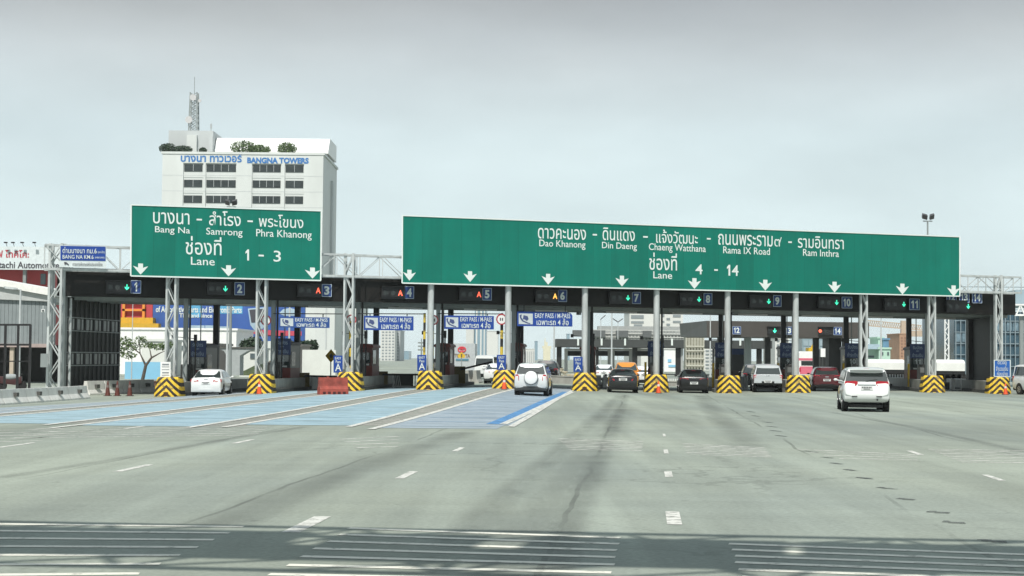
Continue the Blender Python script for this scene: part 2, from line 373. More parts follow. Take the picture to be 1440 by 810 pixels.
strip(lines, back(a, 45)-LX*.3, a, .22, .020)
for k in range(14):
    f = .03+.066*k; A = back(a, 46).lerp(a, f); B = back(b, 46).lerp(b, f); strip(bars, A.lerp(B, .06), A.lerp(B, .9), .14, .016)
edge = MB(); strip(edge, G(690, 597)+LX*.1, G(797, 551.5), .5, .018); struct(edge, 'blue_edge_paint', BLUED)
strip(lines, G(708, 597), G(805, 551.5), .26, .022, 1, .30)
struct(blue, 'blue_lane_paint', BLUEP); struct(bluef, 'faded_blue_lane_paint', BLUEG); struct(gore, 'gore_paint', GORE); struct(bars, 'lane_cross_bars', paint('slate_road_paint', (.20, .31, .42), .48, 2.2, 1, .7, .4, .2))
strip(lines, G(0, 578), G(215, 560), .12, .02)
# dashed lane lines
for px, py, ln, wd in ((432, 737.5, 1.9, .22), (572, 668, 1.7, .16), (645, 632, 1.5, .13), (947, 728.5, 1.7, .19), (940, 667, 1.4, .14), (936.5, 635, 1.6, .10), (934, 612, 1.4, .07), (188, 658.5, 1.9, .16), (342, 621, 1.8, .14), (24, 626, 2.0, .15), (190, 601, 1.8, .14), (1287, 637, 1.6, .14), (1397, 672, 1.4, .13)):
    c = G(px, py); strip(lines, c-L*ln/2, c+L*ln/2, wd, .006)
struct(lines, 'lane_lines', WLINE)
# rumble bars in the foreground
rum = MB()
for (a, b, c, d), n in ((((-20, 737), (350, 741), (200, 807), (-20, 809)), 7), (((490, 743), (880, 757), (868, 818), (378, 808)), 7), (((1025, 765), (1460, 781), (1460, 838), (1044, 823)), 7)):
    a, b, c, d = G(*a), G(*b), G(*c), G(*d)
    for k in range(n+4):
        f = k/(n-1); p = a.lerp(d, f); q = b.lerp(c, f); sh = random.uniform(-.12, .12)
        strip(rum, p+(q-p)*.004*(k % 3), q-(q-p)*(.02+.02*sh), .165, .005)
struct(rum, 'rumble_strips', paint('cream_road_paint', (.68, .67, .58), .36, 5))
worn = MB()
for a, b, c, d, n in (((785, 617), (905, 621), (902, 634), (800, 632), 8), ((960, 624), (1075, 630), (1085, 643), (966, 639), 8), ((1305, 632), (1450, 634), (1450, 651), (1352, 650), 9), ((1120, 632), (1290, 640), (1290, 647), (1180, 645), 4), ((50, 603), (380, 600), (360, 612), (20, 616), 6), ((-20, 606), (90, 603), (60, 620), (-20, 622), 5), ((480, 618), (560, 614), (560, 628), (500, 630), 4)):
    a, b, c, d = G(*a), G(*b), G(*c), G(*d)
    for k in range(n):
        f = k/(n-1); strip(worn, a.lerp(d, f), b.lerp(c, f), .17, .005)
struct(worn, 'worn_rumble_strips', WWORN)
# sunken dark patches on the right and tyre tracks
ptch = MB()
for px, py, wpx in ((1138, 635, 24), (1162, 643.5, 26), (1176, 652, 20), (1193, 661, 24), (1214, 672.5, 30), (1244, 686.5, 34), (1273, 702, 36), (1318, 720.5, 46), (1339, 734.5, 44), (1395, 761, 52), (1079, 594, 18), (1084, 600, 18), (1090, 606, 20), (1097, 613, 18), (1062, 585, 14), (1055, 579, 14)):
    p, q = G(px-wpx*.38, py-.7), G(px+wpx*.38, py+.7); [strip(ptch, p.lerp(q, a_)+Vector((0, dy_, 0)), p.lerp(q, b_)+Vector((0, dy_, 0)), w_, .006+k_*.001, .2) for k_, (a_, b_, dy_, w_) in enumerate(((random.uniform(0, .3), random.uniform(.5, .8), .10, .12), (random.uniform(0, .1), 1, -.02, .13), (random.uniform(.2, .4), random.uniform(.8, 1.15), -.13, .09)))]
struct(ptch, 'sunken_patches', paint('dark_wet_asphalt', (.045, .047, .045), .5, 7, 2.5, .5, .6, .1))
def track_material():
    m = bpy.data.materials.new('tyre_polish'); m.use_nodes = True; t = m.node_tree; b = t.nodes['Principled BSDF']; b.inputs['Base Color'].default_value = (.075, .08, .075, 1); b.inputs['Roughness'].default_value = .75
    uv = t.nodes.new('ShaderNodeUVMap'); s = t.nodes.new('ShaderNodeSeparateXYZ'); t.links.new(uv.outputs[0], s.inputs[0])
    tc = t.nodes.new('ShaderNodeTexCoord'); n = t.nodes.new('ShaderNodeTexNoise'); n.inputs['Scale'].default_value = .5; n.inputs['Detail'].default_value = 5; t.links.new(tc.outputs['Object'], n.inputs['Vector'])
    def M(op, a, bb):
        k = t.nodes.new('ShaderNodeMath'); k.operation = op
        for i, q in enumerate((a, bb)):
            if isinstance(q, (int, float)): k.inputs[i].default_value = q
            else: t.links.new(q, k.inputs[i])
        return k.outputs[0]
    x = s.outputs['X']; f = M('MULTIPLY', M('MULTIPLY', x, M('SUBTRACT', 1, x)), 4); f = M('MULTIPLY', M('POWER', f, 1.5), M('MULTIPLY', n.outputs[0], .33))
    t.links.new(f, b.inputs['Alpha']); return m
trk = MB(); uvs = []
def track(pts, w):
    ps = [G(*p) for p in pts]; c = []
    for a, b in zip(ps, ps[1:]):
        for i in range(6): c.append(a.lerp(b, i/6))
    c.append(ps[-1]); rows = []
    for i, p in enumerate(c):
        d = (c[min(i+1, len(c)-1)]-c[max(i-1, 0)]).normalized(); a = Vector((d.y, -d.x, 0))
        rows.append([onG(p+a*w*(j/4-.5), .003) for j in range(5)]); uvs.extend([(j/4, 0) for j in range(5)])
    trk.loft(rows, False, False)
track([(872, 556), (835, 590), (795, 625), (745, 668), (690, 715), (640, 760), (560, 830)], .75)
track([(880, 556), (862, 600), (845, 640), (828, 680), (808, 730), (790, 770), (770, 830)], .6)
track([(872, 575), (850, 610), (822, 650), (790, 690), (750, 740), (700, 830)], 1.6)
track([(985, 556), (1000, 575), (1025, 600), (1060, 630)], 1.2)
track([(0, 672), (150, 648), (330, 616), (430, 600)], .5)
track([(300, 740), (420, 690), (560, 640), (650, 608)], 1.2)
track([(1170, 580), (1280, 600), (1440, 635)], .5)
to = struct(trk, 'tyre_tracks', track_material())
ul = to.data.uv_layers.new(name='UVMap')
for lp in to.data.loops: ul.data[lp.index].uv = uvs[lp.vertex_index]

# ------------------------------------------------------------------ toll canopy
cA, cB = TP(80, 416, 1.5), TP(1428, 443, 1.5); hA = TP(80, 376, 1.5).z-cA.z; hB = TP(1428, 412, 1.5).z-cB.z
def cpt(f, l, up=0): return cA.lerp(cB, f)+L*l+UP*(up*(hA+(hB-hA)*f))
DEP = 10.2
can = thing('toll_canopy', 'long flat dark bronze canopy over the toll lanes on grey columns', 'toll canopy', onG(cA))
m = MB()
m.loft([[cpt(f, 0), cpt(f, .25), cpt(f, .25, 1), cpt(f, 0, 1)] for f in [i/24 for i in range(25)]]); fa = m.build('fascia', FASC, can)
m = MB(); m.loft([[cpt(f, .252, .03), cpt(f, DEP, .03), cpt(f, DEP, .85), cpt(f, .252, .93)] for f in (0, 1)]); rf = m.build('roof', SOFF, can)
m = MB()
for k in range(1, 5):
    m.loft([[cpt(f, DEP*k/5-.15, -.1), cpt(f, DEP*k/5+.15, -.1), cpt(f, DEP*k/5+.15, .028), cpt(f, DEP*k/5-.15, .028)] for f in (0.002, .998)])
m.build('soffit_beam', GREYST, rf)
PXS = [239, 366, 489, 605, 714, 822, 923, 1023, 1119, 1215, 1311, 1405]
def ibase(i, l=0):                                              # point on island i, l metres past its post
    b = TP(PXS[i], 500, 0); return onG(b+L*l)
KERB, PL = .22, .80
for i in range(12):
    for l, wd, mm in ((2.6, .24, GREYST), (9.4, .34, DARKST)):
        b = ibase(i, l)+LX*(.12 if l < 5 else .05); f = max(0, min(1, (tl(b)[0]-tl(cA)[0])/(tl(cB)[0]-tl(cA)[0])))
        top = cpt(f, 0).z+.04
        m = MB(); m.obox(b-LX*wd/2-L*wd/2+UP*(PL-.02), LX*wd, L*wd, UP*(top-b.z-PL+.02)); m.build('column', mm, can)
        if l < 5:
            m = MB(); m.tube(b+LX*.24+UP*PL, b+LX*.24+UP*(top-b.z), .06); m.build('downpipe', DARKST, can)
# left end wall with glazed bands, right end wall
for side, f in ((0, .001), (1, .975)):
    a = cpt(f, .4)+T*.05; b = cpt(f, DEP-.2)+T*.05; m = MB(); z0 = gz(a.x, a.y)
    A = Vector((a.x, a.y, z0)); D = Vector((b.x-a.x, b.y-a.y, 0))
    m.obox(A, D, T*.18, UP*(a.z-z0-.02)); wl = m.build('end_wall', mat('dark_ribbed_wall', (.018, .021, .019), .6, 0, .3, 2), can)
    if side: continue
    m = MB(); n = 13
    for k in range(n): m.obox(A+D*((k+.35)/n)+T*.182, D.normalized()*.09, T*.07, UP*(a.z-z0-.1))
    m.build('wall_rib', DARKST, wl)
    for zc in (1.75, 3.75):
        for k in range(6):
            p = A+D*(.05+.155*k)+T*.19+UP*zc
            m = MB(); m.obox(p, D*.10, T*.03, UP*.62); m.build('window', mat('dusty_window', (.20, .22, .215), .3, 0, .45, 4), wl)
        for zz in (-.1, .66):
            m = MB(); m.obox(A+D*.02+T*.26+UP*(zc+zz), D*.95, T*.03, UP*.06); m.build('window_rail', GREYST, wl)
m = MB(); p = cpt(0, .3)-T*.05; g0 = onG(p)
m.obox(g0+LX*.1, LX*.34, L*.34, UP*(p.z-g0.z)); m.build('column', GREYST, can)
m = MB(); p = onG(TP(98, 500, 2)); m.tube(p, p+UP*(cA.z-p.z-.1), .08); m.build('downpipe', GALV, can)
# strip lights under the lane 6 roof, plain white
for i in range(11):
    m = MB(); f0 = (tl(ibase(i))[0]+1.2-tl(cA)[0])/(tl(cB)[0]-tl(cA)[0])
    p = cpt(f0, 5.5, -.13); m.obox(p, T*2.2, L*.22, UP*.10); m.build('light_fitting', WHITE, can)

# ------------------------------------------------------------------ islands, crash blocks
def lanes_txt(i): return 'between lanes %d and %d' % (i+1, i+2) if i < 11 else 'at the right end of the toll line'
isl = None
for i in range(12):
    b = ibase(i)
    lab = 'grey concrete toll island with low plinth %s' % lanes_txt(i)
    if isl is None:
        isl = thing('toll_island', lab, 'traffic island', b, HL, 'concrete islands between the toll lanes')
        m = MB(); pr = [(-.82, .2), (.82, .2), (.82, 17), (.5, 18), (-.5, 18), (-.82, 17)]
        m.prism([(x, y, -.12) for x, y in pr], (0, 0, KERB+.12)); m.build('kerb', CONCD, isl, local=True)
        m = MB(); pr = [(-.62, .15), (.62, .15), (.62, 15), (.4, 16), (-.4, 16), (-.62, 15)]
        m.prism([(x, y, KERB+.002) for x, y in pr], (0, 0, PL-KERB)); m.build('plinth', CONC, isl, local=True)
    else: dup(isl, b, HL, lab)
blk = None
for i in range(12):
    if i == 9: continue
    p = TP(BLK[i][0], BLK[i][1], -1); p = onG(p)
    lab = 'black and yellow chevron crash block %s' % lanes_txt(i)
    if blk is None:
        blk = thing('crash_block', lab, 'crash cushion', p, HL, 'chevron blocks on the island noses')
        m = MB(); rings = []
        for z, s, yo in ((-.1, 1, 0), (.12, 1, 0), (.3, .98, .03), (1.0, .84, .12), (1.08, .80, .18), (1.1, .74, .24)):
            hw = .78*s; rings.append([Vector(q) for q in ((-hw*.62, yo, z), (hw*.62, yo, z), (hw*.93, yo+.18, z), (hw, yo+.45, z), (hw, 1.15-yo*.4, z), (-hw, 1.15-yo*.4, z), (-hw, yo+.45, z), (-hw*.93, yo+.18, z))])
        m.loft(rings); m.build('block_body', CHEV, blk, local=True, smooth=25)
        m = MB(); m.box(-.13, .13, -.012, .03, .04, .26); m.build('drain_slot', mat('brown_black_paint', (.05, .025, .015), .7), blk, local=True)
        m = MB(); m.box(-.10, .10, .95, 1.05, 1.06, 1.16); m.build('lifting_lug', GALV, blk, local=True)
    else: dup(blk, p, HL, lab)

# ------------------------------------------------------------------ sign gantry over the line
gan = thing('sign_gantry', 'long white steel truss gantry on posts carrying the green signs', 'gantry', ibase(0), 0)
tA, tB = TP(63, 344, .35), TP(1436, 408-18, .35)
hgA = TP(63, 378, .35).z; hgB = TP(1436, 412, .35).z
tr = MB(); hT = 1.25
def gp(f, up, l): p = tA.lerp(tB, f); z = p.z; zb = hgA+(hgB-hgA)*f; return Vector((p.x, p.y, zb+(z-zb)*up))+N*l
nb = 46
for up in (0, 1):
    for l in (0, .9): tr.beam(gp(0, up, l), gp(1, up, l), .13 if up == 0 else .10)
for k in range(nb+1):
    f = k/nb
    for l in (0, .9): tr.beam(gp(f, 0, l), gp(f, 1, l), .05)
    if k < nb:
        f2 = (k+1)/nb
        for l in (0, .9): tr.beam(gp(f if k % 2 else f2, 0, l), gp(f2 if k % 2 else f, 1, l), .045)
        tr.beam(gp(f, 1, 0), gp(f2, 1, .9), .04); tr.beam(gp(f, 0, 0), gp(f2, 0, .9), .04)
tr.build('truss', GALV, gan)
def post(px, kind, wide=.5, zb=PL):
    b = onG(TP(px, 500, .35)); f = (tl(b)[0]-tl(tA)[0])/(tl(tB)[0]-tl(tA)[0]); f = max(0, min(1, f)); top = gp(f, 1, 0).z+.1; m = MB(); b = b+UP*(zb-.01)
    if kind == 'tube': m.tube(b, Vector((b.x, b.y, top-.1)), .19, n=16)
    else:
        dd = .45
        for sx in (-.5, .5):
            for sy in (0, 1): m.beam(b+LX*wide*sx+L*dd*sy, Vector((0, 0, top))+(b+LX*wide*sx+L*dd*sy)*1-UP*b.z, .13 if wide > .6 else .11)
        n = int((top-b.z)/1.05); h = (top-b.z)/n
        for k in range(n):
            s = -.5 if k % 2 else .5
            for sy in (0, 1): m.beam(b+LX*wide*s+L*dd*sy+UP*h*k, b-LX*wide*s+L*dd*sy+UP*h*(k+1), .06)
            for sx in (-.5, .5): m.beam(b+LX*wide*sx+L*dd*(k % 2)+UP*h*k, b+LX*wide*sx+L*dd*(1-k % 2)+UP*h*(k+1), .05)
    po = m.build('post', GALV, gan, 30 if kind == 'tube' else 0)
    if kind == 'tube':
        m = MB(); m.obox(b-LX*.3-L*.3, LX*.6, L*.6, UP*.05); m.build('base_plate', GREYST, po)
    return po
p75 = post(75.5, 'lat', .68, 0)
m = MB(); q = onG(TP(57, 500, -.3)); m.obox(q+UP*1.6, T*.4, N*.3, UP*.75); m.build('control_box', GREYST, p75)
for i, px in enumerate(PXS): post(px, 'tube' if 3 <= i <= 8 else 'lat', .5 if i < 3 else .38)

# ------------------------------------------------------------------ green direction signs
SL = .0375
class Plane:
    def __init__(s, off, sl=SL): s.off, s.sl = off, sl
    def P(s, px, py, d=0): return TP(px, py, s.off-d)
    def put(s, mb, txt, x0, x1, y0, y1, d=.012, bold=.004):
        c = (x0+x1)/2; BL = s.P(x0, y1-s.sl*(c-x0), d); BR = s.P(x1, y1+s.sl*(x1-c), d); TL = s.P(x0, y0-s.sl*(c-x0), d)
        if txt == '-': mb.prism([BL, BR, BR+(TL-BL), TL], -N*.004)
        else: letters(mb, txt, BL, BR-BL, TL-BL, min(bold, .004) if txt.isascii() else bold)
    def arrow(s, mb, cx, cy, wpx, hpx, d=.012):
        pts = [(-.16, -.5), (.16, -.5), (.16, -.12), (.5, -.28), (.22, .18), (0, .5), (-.22, .18), (-.5, -.28), (-.16, -.12)]
        mb.prism([s.P(cx+x*wpx, cy+y*hpx+s.sl*x*wpx, d) for x, y in pts], -N*.004)
def green_sign(label, c4, texts, arrows, aw, ah):
    P = Plane(0); q = [TP(x, y, 0) for x, y in c4]             # tl tr br bl
    base = q[3]; s = thing('direction_sign', label, 'road sign', base, TH, 'green overhead signs')
    m = MB(); m.prism(q, N*.09); pn = m.build('panel', GREEN, s)
    m = MB()
    for a, b in zip(q, q[1:]+q[:1]): m.beam(a-N*.004, b-N*.004, .075, .075)
    m.build('white_border', SIGNW, s)
    m = MB()                                                    # stiffeners behind and vertical sheet joints
    n = int((q[1]-q[0]).length/2.4)
    for k in range(1, n): m.beam(q[0].lerp(q[1], k/n)+N*.15, q[3].lerp(q[2], k/n)+N*.15, .08)
    m.build('back_rail', GALV, s)
    for t in texts:
        m = MB(); P.put(m, *t); m.build('lettering', SIGNW, s)
    for ax, ay in arrows:
        m = MB(); P.arrow(m, ax, ay, aw, ah); m.build('arrow', SIGNW, s)
    return s
green_sign('smaller green sign for Bang Na, Samrong and Phra Khanong, lanes 1 to 3', [(184.5, 288), (452, 296.5), (451, 394.5), (184, 388)],
    [('บางนา', 215.3, 266.4, 299, 315), ('-', 276.5, 284, 307.7, 310), ('สำโรง', 294, 338.5, 297, 317.5), ('-', 348, 355.5, 310, 312.3), ('พระโขนง', 364, 426.6, 302, 320),
     ('Bang Na', 218, 267.3, 318.8, 330.2), ('Samrong', 290, 341, 321, 333.7), ('Phra Khanong', 360.3, 438.3, 323.5, 337), ('ช่องที่', 261, 311.5, 332.5, 358.5), ('Lane', 268.5, 302, 361.7, 372.9),
     ('1', 345, 350.5, 350.7, 366.3), ('-', 363.6, 371, 358.2, 360.6), ('3', 384.7, 395, 352.5, 368)], [(197.7, 378.3), (321.4, 380.8), (439.4, 384)], 21.5, 15.5)
green_sign('very long green sign for Dao Khanong, Din Daeng and Ram Inthra, lanes 4 to 14', [(566, 303), (1349.5, 333), (1349.5, 416.5), (565.5, 398)],
    [('ดาวคะนอง', 756.5, 824, 321.5, 336.5), ('-', 833.5, 839.5, 329, 331.2), ('ดินแดง', 847.5, 892.7, 320.6, 338.5), ('-', 904.4, 911, 332, 334.2), ('แจ้งวัฒนะ', 922.7, 981.3, 323.5, 342.5), ('-', 994, 999.5, 334.7, 336.8),
     ('ถนนพระราม', 1010, 1086.5, 330, 345.5), ('ต', 1089, 1096.6, 336.3, 346.6), ('/', 1095.6, 1099.2, 333.5, 342.5), ('-', 1108.5, 1113.5, 339.5, 341.6), ('รามอินทรา', 1122, 1186.5, 332.5, 349.5), ('Dao Khanong', 758.5, 823.3, 338, 350.4), ('Din Daeng', 846.6, 895.6, 341, 352.7), ('Chaeng Watthana', 912.5, 992.5, 343.3, 356),
     ('Rama IX Road', 1017, 1082.7, 347.6, 357.4), ('Ram Inthra', 1129.3, 1179.7, 351, 360.6), ('ช่องที่', 913, 952, 355.6, 380), ('Lane', 918.7, 945.2, 382, 391.8), ('4', 978, 988, 371.5, 385.7), ('-', 1004.4, 1009.5, 378.6, 380.8), ('14', 1022, 1038.5, 372.5, 387.8)],
    [(575.7, 387), (661, 389), (770.8, 392.7), (874.6, 395.3), (976.5, 398.7), (1076.2, 401), (1173.6, 403.8), (1269, 406.5), (1341, 409)], 18.5, 15.2)
# blue name board on the truss
P = Plane(.1, .012); q = [TP(x, y, .1) for x, y in ((84, 345), (149.5, 346.5), (149.5, 377), (84, 375.5))]
s = thing('name_sign', 'blue and white plaza name board on the truss left of the green signs', 'road sign', q[3], TH)
m = MB(); m.prism(q, N*.06); m.build('panel', mat('pale_panel', (.60, .66, .66), .5), s)
q = [TP(x, y, .08) for x, y in ((85, 345.6), (148.5, 346.8), (148.5, 367), (85, 366))]
m = MB(); m.prism(q, N*.015); m.build('blue_panel', BLUE, s)
for q_ in (('ด่านบางนา กม.6', 88, 136, 347.5, 356.2, .05), ('(ขาเข้า)', 137.5, 147, 352.5, 357, .05, 0), ('BANG NA KM.6', 88, 131.5, 358.5, 364, .05, .03), ('(INBOUND)', 133.5, 147, 361, 364, .05, .02)): m = MB(); P.put(m, *q_); m.build('lettering', SIGNW, s)
m = MB(); P.put(m, 'การทางพิเศษแห่งประเทศไทย', 102, 144, 368.5, 374, .03, 0)
m.prism([P.P(x, y, .03) for x, y in ((90, 368.5), (93, 368.5), (97, 372), (96.5, 373), (93, 371), (91, 372.5))], -N*.004); m.build('emblem_line', INK, s)

# ------------------------------------------------------------------ lane signals and lane numbers on the fascia
SIG = [(166, 404, 178.5, 'g'), (308, 406, 317, 'g'), (435, 408.5, 447.5, 'r'), (553, 412, 563, 'r'), (662, 414, 673.5, 'r'), (769, 416.5, 780.5, 'a'), (873, 419, 883, 'g'), (972, 421, 983, 'g'), (1070, 424, 1081, 'g'), (1166, 425.5, 1176.5, 'g'), (1259, 428, 1271, 'g'), (1346, 431, 1361.5, 'g')]
PLT = [(191, 403.5, '1'), (337, 406, '2'), (459.5, 408.5, '3'), (575.5, 411.3, '4'), (685, 413.7, '5'), (791, 416, '6'), (895, 419, '7'), (995.5, 420.5, '8'), (1093, 423.3, '9'), (1191, 425.5, '10'), (1286, 428, '11'), (1338, 417.5, '12'), (1356, 418, '13'), (1374, 418.5, '14')]
def glyph(mb, kind, c, u, v, d, h):
    if kind == 'g':
        pts = [(-.09, .5), (.09, .5), (.09, -.1), (.36, .12), (.36, -.1), (0, -.5), (-.36, -.1), (-.36, .12), (-.09, -.1)]
        mb.prism([c+u*x*h+v*y*h for x, y in pts], d*.01)
    elif kind == 'x': mb.prism([c+u*math.cos(2*math.pi*k/12)*h*.34+v*math.sin(2*math.pi*k/12)*h*.34 for k in range(12)], d*.01)
    else: letters_c(mb, 'A', c, u, v, h*.85, h, .03)
def signal(px, py, gx, kind, lab, off, wpx, hpx, group, gh=.33, U=T, NN=N, fn=TP):
    c = fn(px, py, off); e = fn(px+wpx/2, py, off); wd = (e-c).dot(U)*2; hh = fn(px, py-hpx/2, off).z-fn(px, py+hpx/2, off).z
    s = thing('lane_signal', lab, 'traffic signal', c-UP*hh/2, TH, group)
    m = MB(); m.obox(c-U*wd/2-UP*hh/2, U*wd, NN*.24, UP*hh); m.build('housing', BLACK, s)
    m = MB(); m.obox(c-U*(wd/2+.03)+UP*(hh/2+.003)-NN*.18, U*(wd+.06), NN*.42, UP*.025); m.build('visor', DARKST, s)
    g = fn(gx, py, off); m = MB(); glyph(m, kind, g-NN*.02, U, UP, NN, gh); m.build('lit_symbol', {'g': GREENL, 'r': REDL, 'a': AMBER, 'x': REDL}[kind], s)
    for k in (-1, 0):
        cc = c+U*(wd*(-.32 if k else -.02)); 
        if abs((cc-g).dot(U)) < .3: continue
        m = MB(); m.tube(cc-NN*.012, cc+NN*.01, .15, n=14); m.build('dark_lens', mat('unlit_lens', (.03, .035, .034), .2, 0, 0), s)
    return s
for i, (px, py, gx, k) in enumerate(SIG):
    lab = {'g': 'black lane signal with green down arrow beside the number %s board', 'r': 'black lane signal with red letter A beside the number %s board', 'a': 'black lane signal with amber letter A beside the number %s board'}[k] % (str(i+1))
    if i == 11: lab = 'black lane signal with green arrow under the three end number boards'
    signal(px, py, gx, k, lab, 1.2, 34-i*.45, 18-i*.15, 'lane signals on the toll canopy')
def plate(px, py, txt, lab, off, wd, hh, group, U=T, NN=N, fn=TP):
    c = fn(px, py, off); s = thing('lane_number_board', lab, 'lane number sign', c-UP*hh/2, TH, group)
    m = MB(); m.obox(c-U*wd/2-UP*hh/2, U*wd, NN*.06, UP*hh); m.build('panel', mat('number_blue', (.012, .045, .19), .45), s)
    m = MB(); a = [c-U*wd/2-UP*hh/2, c+U*wd/2-UP*hh/2, c+U*wd/2+UP*hh/2, c-U*wd/2+UP*hh/2]
    for p, q in zip(a, a[1:]+a[:1]): m.beam(p-NN*.003, q-NN*.003, .035)
    m.build('border', mat('dull_sign_white', (.35, .42, .5), .5), s)
    m = MB(); letters_c(m, txt, c-NN*.012, U, UP, (.16 if txt == '1' else .30) if len(txt) == 1 else wd*.7, hh*.72, .04); m.build('number', SIGNW, s)
    return s
for i, (px, py, tx) in enumerate(PLT):
    plate(px, py, tx, 'blue board with white lane number %s on the canopy fascia' % tx, 1.3, .56 if len(tx) == 1 else .74, .72, 'lane number boards on the canopy')

# ------------------------------------------------------------------ toll booths
def booth(i, style, num):
    b = ibase(i, 5.6)+UP*(PL+KERB*0+.002)
    lab = ('dark toll booth with blue sign board serving lane %s' if style == 'b' else 'maroon toll booth with curved roof serving lane %s') % num
    s = thing('toll_booth', lab, 'toll booth', b, HL, 'toll booths on the islands')
    W2 = .5 if style == 'b' else .48; H = 2.3 if style == 'b' else 2.05; D = 2.6; lo = MB()
    m = MB(); m.box(-W2, W2, 0, D, 0, .62); m.build('base_wall', MAROON, s, local=True)
    m = MB(); m.box(-W2+.02, W2-.02, .02, D-.02, .622, H-.3); m.build('cabin', mat('booth_cabin', (.02, .023, .024), .35, 0, .2) if style == 'b' else mat('booth_brown', (.085, .025, .02), .5), s, local=True)
    for xx in (W2-.015, -W2-.004): m = MB(); m.box(xx, xx+.019, .25, 1.3, .75, 1.6); m.build('side_window', GLASS, s, local=True)
    m = MB(); m.box(-W2+.12, W2-.12, -.004, .015, .80, 1.45); w_ = m.build('front_window', GLASS, s, local=True)
    m = MB(); m.box(-.28, .28, -.03, -.006, .66, .76); m.build('notice_strip', mat('pale_notice', (.45, .47, .45), .6), w_, local=True)
    m = MB(); n = 8
    m.loft([[Vector((-(W2+.06), y, H-.298)), Vector((W2+.06, y, H-.298))]+[Vector(((W2+.06)*math.cos(math.pi*k/n), y, H-.2+.16*math.sin(math.pi*k/n))) for k in range(n+1)] for y in (-.08, D+.08)]); m.build('roof', MAROON if style == 'r' else DARKST, s, local=True)
    if style == 'b':
        bd = MB(); bd.box(-W2-.02, W2+.02, -.10, -.03, 1.42, 2.42); k = bd.build('sign_board', NAVY, s, local=True)
        for z, tx, ww, hh in ((2.17, 'รับบัตร', .66, .24), (1.92, 'และ', .2, .1), (1.64, 'ชำระเงิน', .74, .26)): m = MB(); letters_c(m, tx, (0, -.103, z), Vector((1, 0, 0)), UP, ww, hh, .01); m.build('lettering', mat('dull_lettering', (.28, .36, .45), .5), k, local=True)
    m = MB(); letters_c(m, num, (0.02, -.02, 1.18), Vector((1, 0, 0)), UP, (.10 if num == '1' else .2)*len(num), .32, .02)
    m.build('number', mat('grey_number', (.42, .46, .46), .5), s, local=True)
    m = MB(); m.tube((0, .5, H-.1), (0, .5, 4.62-(.2 if i > 8 else 0)), .035, n=8); m.build('conduit', GREYST, s, local=True)
    m = MB(); m.tube((-W2-.16, -.35, -.55), (-W2-.16, -.35, 1.05), .075, n=12); m.build('guard_post', YELL, s, local=True)
    return s
for i, st, nm in ((0, 'b', '1'), (1, 'b', '2'), (2, 'r', '3'), (3, 'r', '4'), (4, 'r', '5'), (5, 'r', '6'), (6, 'b', '7'), (7, 'b', '8'), (8, 'b', '9'), (9, 'b', '10'), (10, 'b', '11')): booth(i, st, nm)

# ------------------------------------------------------------------ lane equipment on the islands
eq = None
for i in range(11):
    b = ibase(i, 3.5)+UP*PL; lab = 'dark lane equipment cabinet with small lamp post on the island '+lanes_txt(i)
    if eq is None:
        eq = thing('equipment_cabinet', lab, 'cabinet', b, HL, 'lane equipment cabinets')
        m = MB(); m.loft([[Vector((x*k, y*k, z)) for x, y in ((-.34, -.28), (.34, -.28), (.34, .28), (-.34, .28))] for z, k in ((0, 1), (.95, 1), (1.0, .94))]); m.build('cabinet_body', mat('cabinet_dark', (.03, .032, .03), .45, 0, .3), eq, local=True)
        m = MB(); m.box(-.22, .22, -.29, -.275, .45, .8); m.build('cabinet_door', mat('cabinet_grey', (.14, .15, .145), .5, 0, .3), eq, local=True)
        m = MB(); m.tube((.42, .1, 0), (.42, .1, 2.5), .045, n=8); m.build('pole', DARKST, eq, local=True)
        m = MB(); m.box(.34, .50, -.02, .16, 2.3, 2.75); m.build('lamp_box', BLACK, eq, local=True)
        m = MB(); m.beam((.42, .1, 2.5), (-.9, .1, 2.62), .04); m.box(-1.02, -.84, .0, .2, 2.5, 2.72); m.build('sensor_arm', DARKST, eq, local=True)
    else: dup(eq, b, HL, lab)
